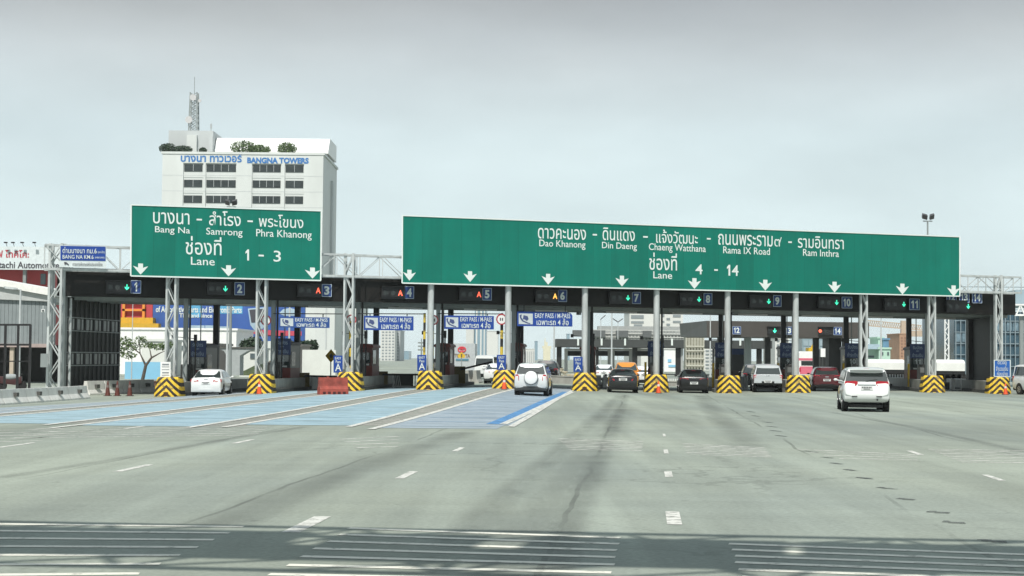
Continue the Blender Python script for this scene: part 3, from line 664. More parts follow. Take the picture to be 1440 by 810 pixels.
# ------------------------------------------------------------------ easy pass signs, their frames, A boards
EP = [(3, 392.5, 463.5, 445.5, 460.5, True), (4, 512, 581.5, 444, 464, True), (5, 625, 694.5, 443.5, 462.5, True), (6, 727.5, 805, 438, 458.5, False)]
pos = {3: (384, 484.5), 4: (503, 596.5), 5: (616, 705.5)}
for ln, x0, x1, y0, y1, fr in EP:
    off = 1.0; P = Plane(off, .012)
    if fr:
        a, b = pos[ln]; bp = onG(TP(b, 500, off+.3)); s = thing('height_gauge', 'thin black arm on a yellow and black banded post over lane %d' % ln, 'height gauge', bp, TH, 'banded height gauges over the easy pass lanes')
        tz = TP(b, 441.5, off+.3).z
        m = MB(); m.tube(bp+UP*(PL*0), Vector((bp.x, bp.y, tz+.05)), .075, n=10); m.build('banded_post', BANDY, s)
        ae = TP(a, 441, off+.3); m = MB(); m.tube(Vector((bp.x, bp.y, tz)), ae, .028, n=8); m.build('arm', DARKST, s)
    q = [P.P(x, y) for x, y in ((x0, y0), (x1, y0+1), (x1, y1+.8), (x0, y1))]
    if ln == 6: q = [P.P(x, y) for x, y in ((x0, y0), (x1-8, y0+.8), (x1-2, y0+2.6), (x1, y0+6), (x1, y1+.8), (x0, y1))]
    s = thing('overhead_sign', 'blue easy pass sign for four wheeled vehicles hanging over lane %d' % ln, 'road sign', q[-1], TH, 'blue easy pass signs')
    m = MB(); m.prism(q, N*.08); m.build('panel', BLUE if ln != 3 else mat('faded_blue', (.02, .07, .25), .5), s)
    wpx = x1-x0; h = y1-y0; px1 = x0+wpx*.28
    m = MB(); m.prism([P.P(x, y, .012) for x, y in ((x0+2, y0+h*.13), (px1, y0+h*.15), (px1, y1-h*.12), (x0+2, y1-h*.14))], N*.008); pc = m.build('picture_panel', mat('pale_grey_panel', (.50, .55, .56), .5), s)
    m = MB(); cx, cy = x0+wpx*.14, (y0+y1)/2                   # car key and curved road drawing
    m.prism([P.P(cx+x*h*.5, cy+y*h*.5, .02) for x, y in ((-.2, -.5), (.35, -.35), (.5, .05), (.25, .3), (-.05, .1), (-.3, .05))], N*.004)
    arc = [(-.75, -.5), (-.45, -.62), (-.5, -.2), (-.2, .25), (.5, .55), (.75, .6), (.7, .72), (.3, .66), (-.4, .35), (-.7, -.1)]
    m.prism([P.P(cx+x*h*.5, cy+y*h*.5, .016) for x, y in arc], N*.004); m.build('drawing', mat('drawing_navy', (.05, .07, .18), .5), pc)
    m = MB(); P.put(m, 'EASY PASS / M-PASS', x0+wpx*.32, x1-wpx*.04, y0+h*.13, y0+h*.46, .014, .01); m.build('lettering', SIGNW, s)
    m = MB(); P.put(m, 'เฉพาะรถ 4 ล้อ', x0+wpx*.35, x1-wpx*.07, y0+h*.48, y0+h*.94, .014, .008); m.build('lettering', SIGNW, s)
    m = MB()
    for f in (.12, .87):
        p = P.P(x0+wpx*f, y0+.5, -.05); m.beam(p, Vector((p.x, p.y, TP(x0, 441.2, 1.3).z if fr else cpt(.5, 0).z)), .06)
    m.build('hanger', DARKST, s)
AB = [(3, 475, 478.8, 497.5, 522), (4, 593.3, 499, 519.5, 0), (5, 705.3, 499, 518.5, 0), (6, 813, 502, 522, 0)]
for ln, cx, y0, y1, _ in ((3, 475.5, 500, 524, 0), (4, 593.3, 499, 522, 0), (5, 705.3, 499, 521, 0), (6, 813, 502, 523, 0)):
    P = Plane(-.2, .005); hw = 6.3; q = [P.P(x, y) for x, y in ((cx-hw, y0), (cx+hw, y0), (cx+hw, y1), (cx-hw, y1))]
    bp = onG(TP(cx, 500, -.1)); s = thing('lane_board', 'small blue board with a white letter A before lane %d booth' % ln, 'road sign', bp, TH, 'blue letter A boards')
    m = MB(); m.prism(q, N*.05); m.build('panel', BLUE, s)
    for q_ in (('EASY', cx-4.3, cx+4.3, y0+2, y0+5.5, .012, .02), ('Pass', cx-3.4, cx+3.4, y0+6.7, y0+10.5, .012, .02), ('A', cx-4.2, cx+4.2, y0+11.5, y1-2.2, .012, .05)): m = MB(); P.put(m, *q_); m.build('lettering', SIGNW, s)
    m = MB(); m.tube(bp, Vector((bp.x, bp.y, q[0].z-.1))+N*.05, .04); m.build('pole', GALV, s)
# blue notice at the right end
P = Plane(-.6, .01); q = [P.P(x, y) for x, y in ((1398, 506.5), (1420.5, 506.5), (1420.5, 529.5), (1398, 529.5))]; bp = onG(TP(1409, 500, -.5))
s = thing('notice_board', 'blue notice board with three lines of white Thai text at the right end', 'road sign', bp, TH)
m = MB(); m.prism(q, N*.05); m.build('panel', mat('notice_blue', (.02, .12, .42), .45), s)
for q_ in (('ตรวจดู', 1403, 1415.5, 508, 514.2, .012), ('จำนวนเงิน', 1400.5, 1417.5, 514.8, 521.5, .012), ('ก่อนจ่าย', 1402, 1417, 522, 528.3, .012)): m = MB(); P.put(m, *q_); m.build('lettering', SIGNW, s)
m = MB(); m.beam(q[0]-N*.003, q[1]-N*.003, .05); m.beam(q[1]-N*.003, q[2]-N*.003, .05); m.beam(q[2]-N*.003, q[3]-N*.003, .05); m.beam(q[3]-N*.003, q[0]-N*.003, .05); m.build('border', SIGNW, s)
m = MB()
for x in (1402, 1416): p = P.P(x, 529.5, -.06); m.tube(onG(p), p+UP*.9, .04)
m.build('pole', GALV, s)
# white notice in front of the first post
P = Plane(-.5, 0); q = [P.P(x, y) for x, y in ((225.5, 509), (240, 509), (240, 531), (225.5, 531))]; bp = onG(TP(232.5, 500, -.4))
s = thing('notice_board', 'white notice board with grey lines leaning at the first lattice post', 'notice', bp, TH)
m = MB(); m.prism(q, N*.04); m.build('panel', WHITE, s)
for k, (a, b, hh) in enumerate(((228, 237.5, 2.2), (227.5, 238, 1), (227.5, 238, 1), (228, 237.5, 1.8), (227.5, 238, .9))):
    m = MB(); y = 511.5+k*3.9; m.prism([P.P(x, yy, .008) for x, yy in ((a, y), (b, y), (b, y+hh), (a, y+hh))], N*.004); m.build('text_line', mat('grey_ink', (.22, .24, .25), .6), s)
m = MB(); m.tube(bp, P.P(232.5, 520, -.06), .03); m.build('pole', GALV, s)
# round limit signs on banded poles
for lane, px, py in ((2, 374, 450.5), (3, 494, 449.5), (4, 609.5, 450), (5, 705.3, 449)):
    off = 1.35 if lane < 5 else 1.1; c = TP(px, py, off); bp = onG(TP(px-(1.5 if lane < 5 else 0), 500, off+.05))
    if lane == 5: c = TP(px, py, .9)
    s = thing('limit_sign', 'round white limit sign with red rim beside the lane %d opening' % lane, 'road sign', bp, TH, 'round red rimmed signs')
    rr = .30 if lane < 5 else .33
    m = MB(); m.tube(c, c+N*.03, rr, n=24); fc = m.build('face', WHITE, s)
    m = MB(); n = 24; rg = []
    for k in range(n):
        a = 2*math.pi*k/n; d = T*math.cos(a)+UP*math.sin(a); rg.append([c+d*rr*.8-N*.012, c+d*(rr+.01)-N*.012, c+d*(rr+.01)+N*.01, c+d*rr*.8+N*.01])
    m.loft(rg+[rg[0]], False); m.build('red_rim', mat('sign_red', (.40, .04, .05), .5), s)
    m = MB()
    for x in (-.07, .06): m.obox(c+T*(x-.035)-UP*.09-N*.008, T*.07, N*.006, UP*.18)
    m.build('figure', INK, fc)
    m = MB(); m.tube(bp+UP*(PL if lane < 5 else 0), Vector((bp.x, bp.y, c.z-.1)), .09, n=10); m.build('pole', BANDY, s)

# ------------------------------------------------------------------ vehicles
def rquad(c, u0, u1, v0, v1, r, off, n=4):
    """rounded panel on a bilinear face c = (00, 10, 11, 01), pushed out by off"""
    c = [Vector(p) for p in c]; nn = (c[1]-c[0]).cross(c[3]-c[0]).normalized()
    du = (c[1]-c[0]).length; dv = (c[3]-c[0]).length; ru, rv = r/du, r/dv; pts = []
    for cu, cv, a0 in ((u1-ru, v0+rv, -90), (u1-ru, v1-rv, 0), (u0+ru, v1-rv, 90), (u0+ru, v0+rv, 180)):
        for k in range(n+1):
            a = R_(a0+90*k/n); pts.append((cu+ru*math.cos(a), cv+rv*math.sin(a)))
    return [c[0]*(1-u)*(1-v)+c[1]*u*(1-v)+c[2]*u*v+c[3]*(1-u)*v+nn*off for u, v in pts], nn
def vehicle(name, label, cat, loc, hd, paint_, L_, W_, H_, belt, st, cab, lights, plate_z=.85, wr=.32, bumper=None, rack=False, win=.80, group=None):
    """st: body stations (y/L from the tail, bottom, top, width factor); cab: (rear foot, rear roof, front roof, front foot) along L, roof width factor"""
    s = thing(name, label, cat, loc, -R_(hd), group); hw = W_/2; Y0 = -L_/2
    rings = []
    for fy, zb, zt, k in st:
        w_ = hw*k; y = Y0+fy*L_; h = zt-zb
        half = [(w_*.72, zb), (w_*.93, zb+.05), (w_*.985, zb+h*.22), (w_, zb+h*.5), (w_*.985, zb+h*.78), (w_*.95, zt-.05), (w_*.86, zt-.01), (w_*.5, zt+.012)]
        rings.append([Vector((x, y, z)) for x, z in half]+[Vector((-x, y, z)) for x, z in reversed(half)])
    m = MB(); m.loft(rings); body = m.build('body', paint_, s, 38, True)
    yb, yr, yf, yw, rk = cab; yb, yr, yf, yw = [Y0+q*L_ for q in (yb, yr, yf, yw)]; bw = hw*.95; rw = hw*rk
    zs = [(yb, belt+.02, 0), (yb+(yr-yb)*.5, (belt+H_)/2, .5), (yr-.04*L_*.3, H_-.07, .92), (yr+.05*L_, H_-.012, 1), ((yr+yf)/2, H_, 1), (yf-.04*L_, H_-.03, 1), (yf+.02*L_, H_-.1, .9), ((yf+yw)/2, (belt+H_)/2-.02, .45), (yw, belt-.02, 0)]
    rings = []
    for y, z, k in zs:
        wt = bw+(rw-bw)*k; zt = z; half = [(bw, belt-.08), (bw-.004, belt), (wt+.0, max(belt+.01, zt-.09)), (wt-.05, max(belt+.012, zt-.03)), (wt-.16, zt), (wt*.4, zt+.015)]
        rings.append([Vector((x, y, q)) for x, q in half]+[Vector((-x, y, q)) for x, q in reversed(half)])
    m = MB(); m.loft(rings); m.build('cabin', paint_, s, 40, True)
    z1 = H_-.07
    rear = [(-bw, yb, belt+.02), (bw, yb, belt+.02), (rw, yr, z1), (-rw, yr, z1)]
    p, nn = rquad(rear, .5-win*.56, .5+win*.56, .04, .88, .07, .016); m = MB(); m.prism(p, nn*.012); gl = m.build('rear_window', GLASS, s, 0, True)
    front = [(bw, yw, belt), (-bw, yw, belt), (-rw, yf+.02*L_, H_-.1), (rw, yf+.02*L_, H_-.1)]
    p, nn = rquad(front, .08, .92, .1, .95, .06, .03); m = MB(); m.prism(p, nn*.01); m.build('windscreen', GLASS, s, 0, True)
    for sx in (-1, 1):
        def SP(y, k): return Vector((sx*(bw+(rw-bw)*k), y, belt+.03+(H_-.12-belt)*k))
        ym = (yb+yw)/2
        for a0, a1, b0, b1 in ((yb+.16*(yr-yb)+.18, ym-.02, yr+.12, ym-.04), (ym+.04, yw-.32, ym+.02, yf-.02)):
            c = [SP(a0, 0), SP(a1, 0), SP(b1, .95), SP(b0, .95)]; c = c if sx > 0 else [c[1], c[0], c[3], c[2]]
            p, nn = rquad(c, .0, 1, .04, .96, .05, .012); m = MB(); m.prism(p, nn*.01); m.build('side_window', GLASS, s, 0, True)
        m = MB(); my = yw-.28; m.sphere((sx*(hw+.09), my, belt+.07), .085, .055, .06, 10, 6); m.box(min(sx*hw*.93, sx*(hw+.05)), max(sx*hw*.93, sx*(hw+.05)), my-.02, my+.02, belt+.03, belt+.07); m.build('mirror', paint_ if lights.get('mirror', 1) else BLACK, s, 40, True)
        for fy in (.19, .80):
            y = Y0+fy*L_; tw = .2; x0 = sx*(hw-.25); x1 = sx*(hw-.012)
            m = MB(); m.tube((sx*(hw-.06), y, wr+.03), (sx*(hw*.997+.002), y, wr+.03), wr*1.14, n=24); m.build('wheel_arch', BLACK, s, 0, True)
            m = MB()
            prof = [(wr*.6, x0), (wr*.94, x0), (wr, x0+sx*.03), (wr, x1-sx*.01), (wr*.94, x1+sx*.016), (wr*.62, x1+sx*.018)]; n = 22
            m.loft([[Vector((x, y+r*math.cos(2*math.pi*k/n), wr+r*math.sin(2*math.pi*k/n))) for k in range(n)] for r, x in prof]); ty = m.build('wheel', TYRE, s, 40, True)
            m = MB(); m.tube((x1, y, wr), (x1+sx*.022, y, wr), wr*.60, n=20); rm = m.build('rim', RIM, ty, 0, True)
            m = MB()
            for k in range(5):
                a = 2*math.pi*(k+.5)/5; m.tube((x1+sx*.023, y+wr*.38*math.cos(a), wr+wr*.38*math.sin(a)), (x1+sx*.026, y+wr*.38*math.cos(a), wr+wr*.38*math.sin(a)), wr*.13, n=8)
            m.build('rim_opening', BLACK, rm, 0, True)
    # tail lamps: outline in (x from centre, z), one each side, sitting on the tail
    yt = Y0+st[1][0]*L_*.45
    for sx in (-1, 1):
        m = MB(); m.prism([(sx*x, yt-.03+max(0, x-hw*.72)*.35, z) for x, z in lights['out']], (0, .16, 0)); lm = m.build('tail_lamp', TAILR, s, 0, True)
        if lights.get('core'):
            m = MB(); x0, x1, z0, z1_ = lights['core']; m.box(min(sx*x0, sx*x1), max(sx*x0, sx*x1), yt-.045, yt-.02+max(0, x0-hw*.72)*.35, z0, z1_); m.build('lamp_lens', mat('pale_lamp_lens', (.62, .20, .18), .2, 0, 0), lm, 0, True)
    ypl = Y0-.012; pw = .24
    m = MB(); m.box(-pw, pw, ypl-.012, ypl+.09, plate_z-.075, plate_z+.075); pt = m.build('number_plate', mat('plate_white', (.62, .64, .62), .4), s, 0, True)
    m = MB()
    for k in range(6): m.box(-pw+.05+k*.066, -pw+.095+k*.066, ypl-.016, ypl-.011, plate_z-.005, plate_z+.055)
    m.box(-.13, .13, ypl-.016, ypl-.011, plate_z-.055, plate_z-.025); m.build('plate_marks', INK, pt, 0, True)
    bc = bumper or BLACK
    m = MB(); zb = st[1][1]; m.loft([[Vector((x*hw, y, z)) for y, z in ((Y0+.30, zb-.10), (Y0+.05+abs(x)*.05, zb-.08), (Y0-.015+abs(x)*abs(x)*.09, zb+.01), (Y0-.02+abs(x)*abs(x)*.09, zb+.13), (Y0+.30, zb+.15))] for x in (-.93, -.7, -.35, 0, .35, .7, .93)]); m.build('bumper', bc, s, 35, True)
    m = MB(); m.box(-hw*.7, hw*.7, Y0+.35, -Y0-.4, .17, .30); m.tube((-hw*.84, Y0+.19*L_, wr), (hw*.84, Y0+.19*L_, wr), .05, n=8); m.tube((hw*.45, Y0+.02, zb-.10), (hw*.45, Y0+.5, zb-.10), .035, n=8); m.build('underbody', BLACK, s, 0, True)
    m = MB(); m.box(-.11, .11, yr-.05, yr-.0, H_-.075, H_-.045); m.build('brake_lamp', TAILR, gl, 0, True)
    m = MB(); zh = belt-.10 if lights.get('hatch') else st[2][2]-.08
    m.box(-.11, .11, Y0-.004, Y0+.06, zh-.028, zh+.028); m.build('badge', mat('chrome_badge', (.5, .52, .53), .25, .8, 0), s, 0, True)
    if lights.get('hatch'):
        m = MB(); m.beam((-.02, yb-.03, belt+.06), (.42, yb+.02, belt+.13), .018); m.build('wiper', BLACK, gl, 0, True)
    return s
CARW = mat('white_car_paint', (.72, .74, .73), .28, 0, .03, 1, coat=.7)
CARS = mat('silver_car_paint', (.52, .55, .56), .28, .3, .04, 1, coat=.7)
CARK = mat('black_car_paint', (.010, .011, .012), .22, 0, .1, 1, coat=.8)
CARD = mat('dark_charcoal_paint', (.006, .006, .0065), .3, 0, .1, 1, coat=.3)
CARM = mat('maroon_car_paint', (.085, .010, .016), .25, 0, .1, 1, coat=.8)
CARO = mat('orange_taxi_paint', (.62, .24, .02), .3, 0, .05, 1, coat=.6)
BUMG = mat('grey_bumper', (.05, .055, .055), .55, 0, .1)
SED = [(0, .40, .88, .84), (.012, .30, .98, .93), (.06, .25, 1.02, .985), (.3, .21, .98, 1), (.5, .20, .96, 1), (.72, .21, .95, .99), (.9, .24, .84, .95), (.985, .3, .74, .86), (1, .38, .66, .74)]
SUV = [(0, .46, 1.02, .88), (.012, .36, 1.06, .95), (.05, .28, 1.08, .99), (.3, .24, 1.06, 1), (.5, .24, 1.05, 1), (.75, .25, 1.04, .99), (.92, .28, .94, .95), (.985, .34, .84, .87), (1, .42, .76, .78)]
def sc_z(st, k): return [(a, b, c*k if c > .5 else c, d) for a, b, c, d in st]
def place(px, py, L_, hd): p = G(px, py); a = R_(hd); return onG(p+Vector((math.sin(a), math.cos(a), 0))*(L_/2))
def placeY(px, Y, L_, hd): p = W(px, 520, Y); a = R_(hd); p = p+Vector((math.sin(a), math.cos(a), 0))*(L_/2); return onG(p)
SEDCAB = (.12, .27, .62, .80, .74)
SEDL = {'out': [(.42, .78), (.83, .76), (.86, .86), (.82, .94), (.50, .90), (.40, .86)], 'core': (.5, .66, .80, .84)}
vehicle('sedan', 'white sedan with dark rear window stopped in lane 1', 'car', place(289, 556.5, 4.5, -1.5), -1.5, CARW, 4.5, 1.76, 1.47, .96, SED, SEDCAB, SEDL, .72, .31, CARW)
vehicle('sedan', 'white sedan waiting in lane 5 behind the small blue board', 'car', placeY(697, 113, 4.6, 5), 5, CARW, 4.6, 1.84, 1.46, .96, SED, SEDCAB, {'out': [(.45, .78), (.84, .80), (.84, .92), (.45, .90)]}, .80, .32, BUMG)
vehicle('sedan', 'black sedan with pale number plate stopped in lane 7', 'car', place(876, 552.5, 4.5, 3), 3, CARK, 4.5, 1.80, 1.40, .95, SED, (.10, .27, .62, .80, .72), {'out': [(.52, .70), (.84, .72), (.84, .84), (.62, .84), (.5, .78)], 'mirror': 0}, .80, .32)
vehicle('sedan', 'orange and yellow taxi with dark window ahead of the black sedan', 'taxi', placeY(881, 115.5, 4.5, 4), 4, CARO, 4.5, 1.90, 1.76, 1.10, SED, SEDCAB, SEDL, .8, .31)
vehicle('sedan', 'white sedan beyond lane 7 left of the orange taxi', 'car', placeY(849, 128, 4.5, 5), 5, CARW, 4.5, 1.76, 1.48, .96, SED, SEDCAB, SEDL, .8, .31)
vehicle('sedan', 'white sedan half hidden between the black sedan and the lane 7 booth', 'car', placeY(906, 122, 4.5, 4), 4, CARW, 4.5, 1.76, 1.48, .96, SED, SEDCAB, SEDL, .8, .31)
vehicle('sedan', 'very dark sedan with thin red tail lamps stopped in lane 8', 'car', place(976, 553, 4.6, 4), 4, CARD, 4.6, 1.82, 1.44, .96, SED, (.10, .26, .62, .80, .72), {'out': [(.35, .84), (.84, .82), (.86, .92), (.6, .93), (.34, .88)], 'mirror': 0}, .62, .32)
RAVL = {'out': [(.60, .78), (.82, .74), (.85, .92), (.82, 1.08), (.66, 1.10), (.60, 1.0)], 'hatch': 1, 'mirror': 0}
rv = vehicle('small_suv', 'white older off-roader with round spare wheel cover entering lane 6', 'car', place(746, 557, 4.0, 5.5), 5.5, mat('off_white_car_paint', (.58, .61, .61), .28, .1, .04, 1, coat=.7), 4.0, 1.74, 1.68, 1.08, SUV, (.012, .085, .62, .80, .76), RAVL, .66, .34, BUMG)
m = MB(); n = 28
m.loft([[Vector((.03+r*math.cos(2*math.pi*k/n), y, .93+r*math.sin(2*math.pi*k/n))) for k in range(n)] for y, r in ((-2.0, .34), (-2.14, .345), (-2.20, .31), (-2.225, .22), (-2.23, .08))]); sp = m.build('spare_wheel_cover', CARW, rv, 40, True)
m = MB(); m.tube((.03, -1.99, .93), (.03, -2.10, .93), .365, n=28); m.build('spare_tyre', TYRE, sp, 0, True)
MPL = {'out': [(.36, 1.16), (.44, 1.06), (.86, 1.01), (.885, 1.12), (.86, 1.25), (.46, 1.27), (.36, 1.24)], 'hatch': 1}
MPV = [(0, .66, 1.14, .90), (.012, .60, 1.20, .955), (.05, .42, 1.22, .99), (.3, .25, 1.14, 1), (.5, .25, 1.10, 1), (.75, .26, 1.06, .99), (.92, .28, .95, .95), (.985, .34, .86, .87), (1, .42, .78, .78)]
mv = vehicle('people_carrier', 'white people carrier with red tail lamps driving up to lanes 10 and 11', 'car', place(1219, 579.7, 4.7, 8.4), 8.4, CARW, 4.7, 1.90, 1.82, 1.20, MPV, (.016, .07, .66, .84, .80), MPL, .98, .34, CARW, win=.86)
m = MB(); m.box(-.60, -.38, -2.375, -2.30, .62, .66); m.box(.38, .60, -2.375, -2.30, .62, .66); m.build('bumper_reflector', BLACK, mv, 0, True)
m = MB(); m.loft([[Vector((x, y, z)) for y, z in ((-2.18, 1.77), (-2.42, 1.745), (-2.42, 1.725), (-2.10, 1.73))] for x in (-.66, 0, .66)]); m.build('roof_spoiler', CARW, mv, 30, True)
m = MB(); m.box(-.36, .36, -2.368, -2.30, 1.09, 1.13); m.build('tailgate_trim', mat('chrome_badge', (.5, .52, .53), .25, .8, 0), mv, 0, True)
pk = vehicle('pickup_truck', 'silver double cab pickup with tall red tail lamps in lane 9', 'pickup truck', place(1080, 552, 5.2, 6), 6, CARS, 5.2, 1.86, 1.80, 1.12, [(0, .62, 1.08, .93), (.012, .58, 1.12, .96), (.05, .55, 1.14, .98), (.3, .45, 1.14, 1), (.5, .40, 1.12, 1), (.75, .40, 1.10, .99), (.92, .42, 1.0, .95), (.985, .46, .92, .87), (1, .52, .84, .78)], (.014, .06, .62, .78, .78), {'out': [(.72, .78), (.90, .78), (.91, 1.12), (.72, 1.12)], 'core': (.76, .84, .95, 1.0)}, .70, .38, BLACK)
m = MB(); m.box(-.88, -.40, -2.66, -2.56, .60, .74); m.box(.40, .88, -2.66, -2.56, .60, .74); m.build('step_bumper', CARS, pk, 0, True)
vehicle('suv', 'maroon car with dark rear window in lane 10 beside the white people carrier', 'car', place(1163, 550.5, 4.6, 7.5), 7.5, CARM, 4.6, 1.86, 1.60, 1.06, SUV, (.03, .12, .62, .80, .76), {'out': [(.45, .98), (.86, .94), (.86, 1.06), (.5, 1.06)], 'hatch': 1, 'mirror': 0}, .75, .35)
vehicle('suv', 'dark car ahead of the silver pickup beyond lane 9', 'car', placeY(1062, 116, 4.6, 6), 6, CARK, 4.6, 1.84, 1.72, 1.06, SUV, (.03, .12, .62, .80, .76), {'out': [(.6, .9), (.86, .9), (.86, 1.06), (.6, 1.06)], 'hatch': 1}, .75, .35)
vehicle('suv', 'dark car ahead of the white off-roader beyond lane 6', 'car', placeY(768, 118, 4.4, 5), 5, CARK, 4.4, 1.8, 1.66, 1.04, SUV, (.03, .12, .62, .80, .76), {'out': [(.6, .9), (.86, .9), (.86, 1.06), (.6, 1.06)], 'hatch': 1}, .75, .35)
VAN = [(0, .5, 1.2, .92), (.01, .36, 1.22, .97), (.05, .3, 1.24, .99), (.3, .26, 1.2, 1), (.6, .26, 1.18, 1), (.85, .28, 1.12, .98), (.95, .32, 1.0, .94), (.99, .38, .9, .88), (1, .45, .82, .8)]
vehicle('passenger_van', 'white high roofed van beyond lane 5 left of the white sedan', 'van', placeY(681, 141, 5.0, 5), 5, CARW, 5.0, 1.9, 2.15, 1.24, VAN, (.012, .04, .74, .90, .84), {'out': [(.8, .8), (.92, .8), (.92, 1.2), (.8, 1.2)], 'hatch': 1}, .9, .34)
vehicle('passenger_van', 'white van at the far right edge beyond the last chevron block', 'van', placeY(1441, 103, 4.8, 168), 168, CARW, 4.8, 1.9, 1.95, 1.2, VAN, (.012, .04, .70, .90, .84), {'out': [(.8, .8), (.92, .8), (.92, 1.2), (.8, 1.2)]}, .9, .34)
# bus far beyond lane 10
p = placeY(1139, 172, 9, 6); b = thing('bus', 'pink and white bus beyond lane 10', 'bus', p, -R_(6))
PINK = mat('pink_bus_paint', (.62, .14, .20), .35, 0, .1)
m = MB(); m.loft([[Vector((x*k, y, z)) for x, z in ((-1.2, .4), (1.2, .4), (1.24, 1.6), (1.2, 2.85), (1.0, 3.0), (-1.0, 3.0), (-1.2, 2.85), (-1.24, 1.6))] for y, k in ((-4.5, .95), (-4.4, 1), (4.4, 1), (4.5, .95))]); m.build('body', WHITE, b, 30, True)
m = MB(); m.box(-1.1, 1.1, -4.53, -4.40, .5, 1.35); m.box(-1.22, 1.22, -4.52, -4.44, 2.0, 2.25); m.build('pink_panel', PINK, b, 0, True)
m = MB(); m.box(-.95, .95, -4.53, -4.45, 1.45, 1.95); m.build('rear_window', GLASS, b, 0, True)
for sx in (-1, 1):
    for y in (-2.8, 2.9): m = MB(); m.tube((sx*.95, y, .48), (sx*1.22, y, .48), .48, n=20); m.build('wheel', TYRE, b, 0, True)
    m = MB(); m.box(min(sx*1.0, sx*1.16), max(sx*1.0, sx*1.16), -4.54, -4.45, .75, 1.2); m.build('tail_lamp', TAILR, b, 0, True)

# ------------------------------------------------------------------ cones, barriers, booms, other things in the lanes
cone0 = None
def cone(p, lab, h=.75, m_=ORANGE):
    global cone0
    s = thing('traffic_cone', lab, 'traffic cone', p, 0, 'traffic cones')
    m = MB(); m.box(-.19, .19, -.19, .19, 0, .035); m.build('base', mat('cone_rubber', (.05, .03, .025), .8), s, 0, True)
    m = MB(); n = 16; m.loft([[Vector((r*math.cos(2*math.pi*k/n), r*math.sin(2*math.pi*k/n), z)) for k in range(n)] for z, r in ((.03, .15), (h*.5, .095), (h, .03))]); bd = m.build('cone', m_, s, 40, True)
    m = MB(); m.loft([[Vector((r*math.cos(2*math.pi*k/n), r*math.sin(2*math.pi*k/n), z)) for k in range(n)] for z, r in ((h*.56, .093), (h*.74, .071))]); m.build('reflective_band', mat('cone_band', (.6, .55, .5), .5) if m_ is ORANGE else mat('dark_cone_band', (.16, .12, .11), .7), bd, 40, True)
for px, py, lab in ((364.5, 554.5, 'orange cone before the chevron block between lanes 2 and 3'), (709, 547.8, 'orange cone before the chevron block between lanes 5 and 6'), (926, 553.2, 'orange cone before the chevron block between lanes 7 and 8'), (1414, 555.2, 'orange cone before the chevron block at the right end')):
    cone(G(px, py), lab)
DKC = mat('dark_cone', (.10, .022, .014), .7, 0, .3)  # red brown cone colour, darker than the orange cones
for px, py, lab in ((152.5, 558, 'dark cone by the left end wall, leftmost of three'), (166, 557.5, 'dark cone by the left end wall, middle of three'), (183.5, 557.5, 'dark cone left of lane 1, nearest the first chevron block')): cone(onG(TP(px, 500, .6)), lab, .85, DKC)
def jersey(p, q, h, name, lab, cat, m_, group=None, slots=True):
    p, q = onG(p), onG(q); d = q-p; ln = d.length; rz = math.atan2(d.y, d.x); s = thing(name, lab, cat, p, rz, group)
    pr = [(-.30, -.05), (.30, -.05), (.30, .08), (.17, .30), (.10, h), (-.10, h), (-.17, .30), (-.30, .08)]; dz = d.z/ln
    m = MB(); m.loft([[Vector((x, y, z+dz*x)) for y, z in pr] for x in (.02, ln-.02)]); m.build('barrier_body', m_, s, 0, True)
    if slots:
        m = MB(); m.box(ln*.5-.16, ln*.5+.16, -.3, -.12, h*.48, h*.75); m.build('lifting_slot', CONCD, s, 0, True)
PALEC = mat('painted_sun_concrete', (.66, .66, .62), .85, 0, .2, 1.4, .2, streak=2)  # concrete lightened so the barriers look sunlit; the brightness is in the colour
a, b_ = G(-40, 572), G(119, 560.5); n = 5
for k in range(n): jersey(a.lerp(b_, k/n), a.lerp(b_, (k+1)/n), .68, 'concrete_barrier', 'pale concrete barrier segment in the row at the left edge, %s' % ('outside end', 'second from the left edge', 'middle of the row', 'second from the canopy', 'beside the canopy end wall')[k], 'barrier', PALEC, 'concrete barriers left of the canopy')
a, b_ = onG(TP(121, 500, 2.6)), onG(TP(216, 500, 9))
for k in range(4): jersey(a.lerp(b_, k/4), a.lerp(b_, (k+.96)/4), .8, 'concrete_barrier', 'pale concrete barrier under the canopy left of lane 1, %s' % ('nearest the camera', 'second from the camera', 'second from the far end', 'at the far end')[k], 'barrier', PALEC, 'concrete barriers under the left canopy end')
# red water filled barrier in lane 3
p = onG(G(448, 555)); s = thing('water_barrier', 'red plastic water filled barrier across the mouth of lane 3', 'barrier', p, R_(24))
ln = 1.55; pr = [(-.28, 0), (.28, 0), (.28, .30), (.16, .46), (.13, .9), (-.13, .9), (-.16, .46), (-.28, .30)]
m = MB(); m.loft([[Vector((x, y*k, z)) for y, z in pr] for x, k in ((0, .9), (.05, 1), (ln-.05, 1), (ln, .9))]); m.build('barrier_body', REDP, s, 0, True)
for k in range(5): m = MB(); m.box(.15+k*.27, .30+k*.27, -.30, -.26, .03, .16); m.build('foot_recess', mat('dark_recess', (.05, .01, .01), .8), s, 0, True)
for x in (.5, 1.05): m = MB(); m.tube((x, 0, .9), (x, 0, .95), .07, n=10); m.build('filler_cap', REDP, s, 0, True)
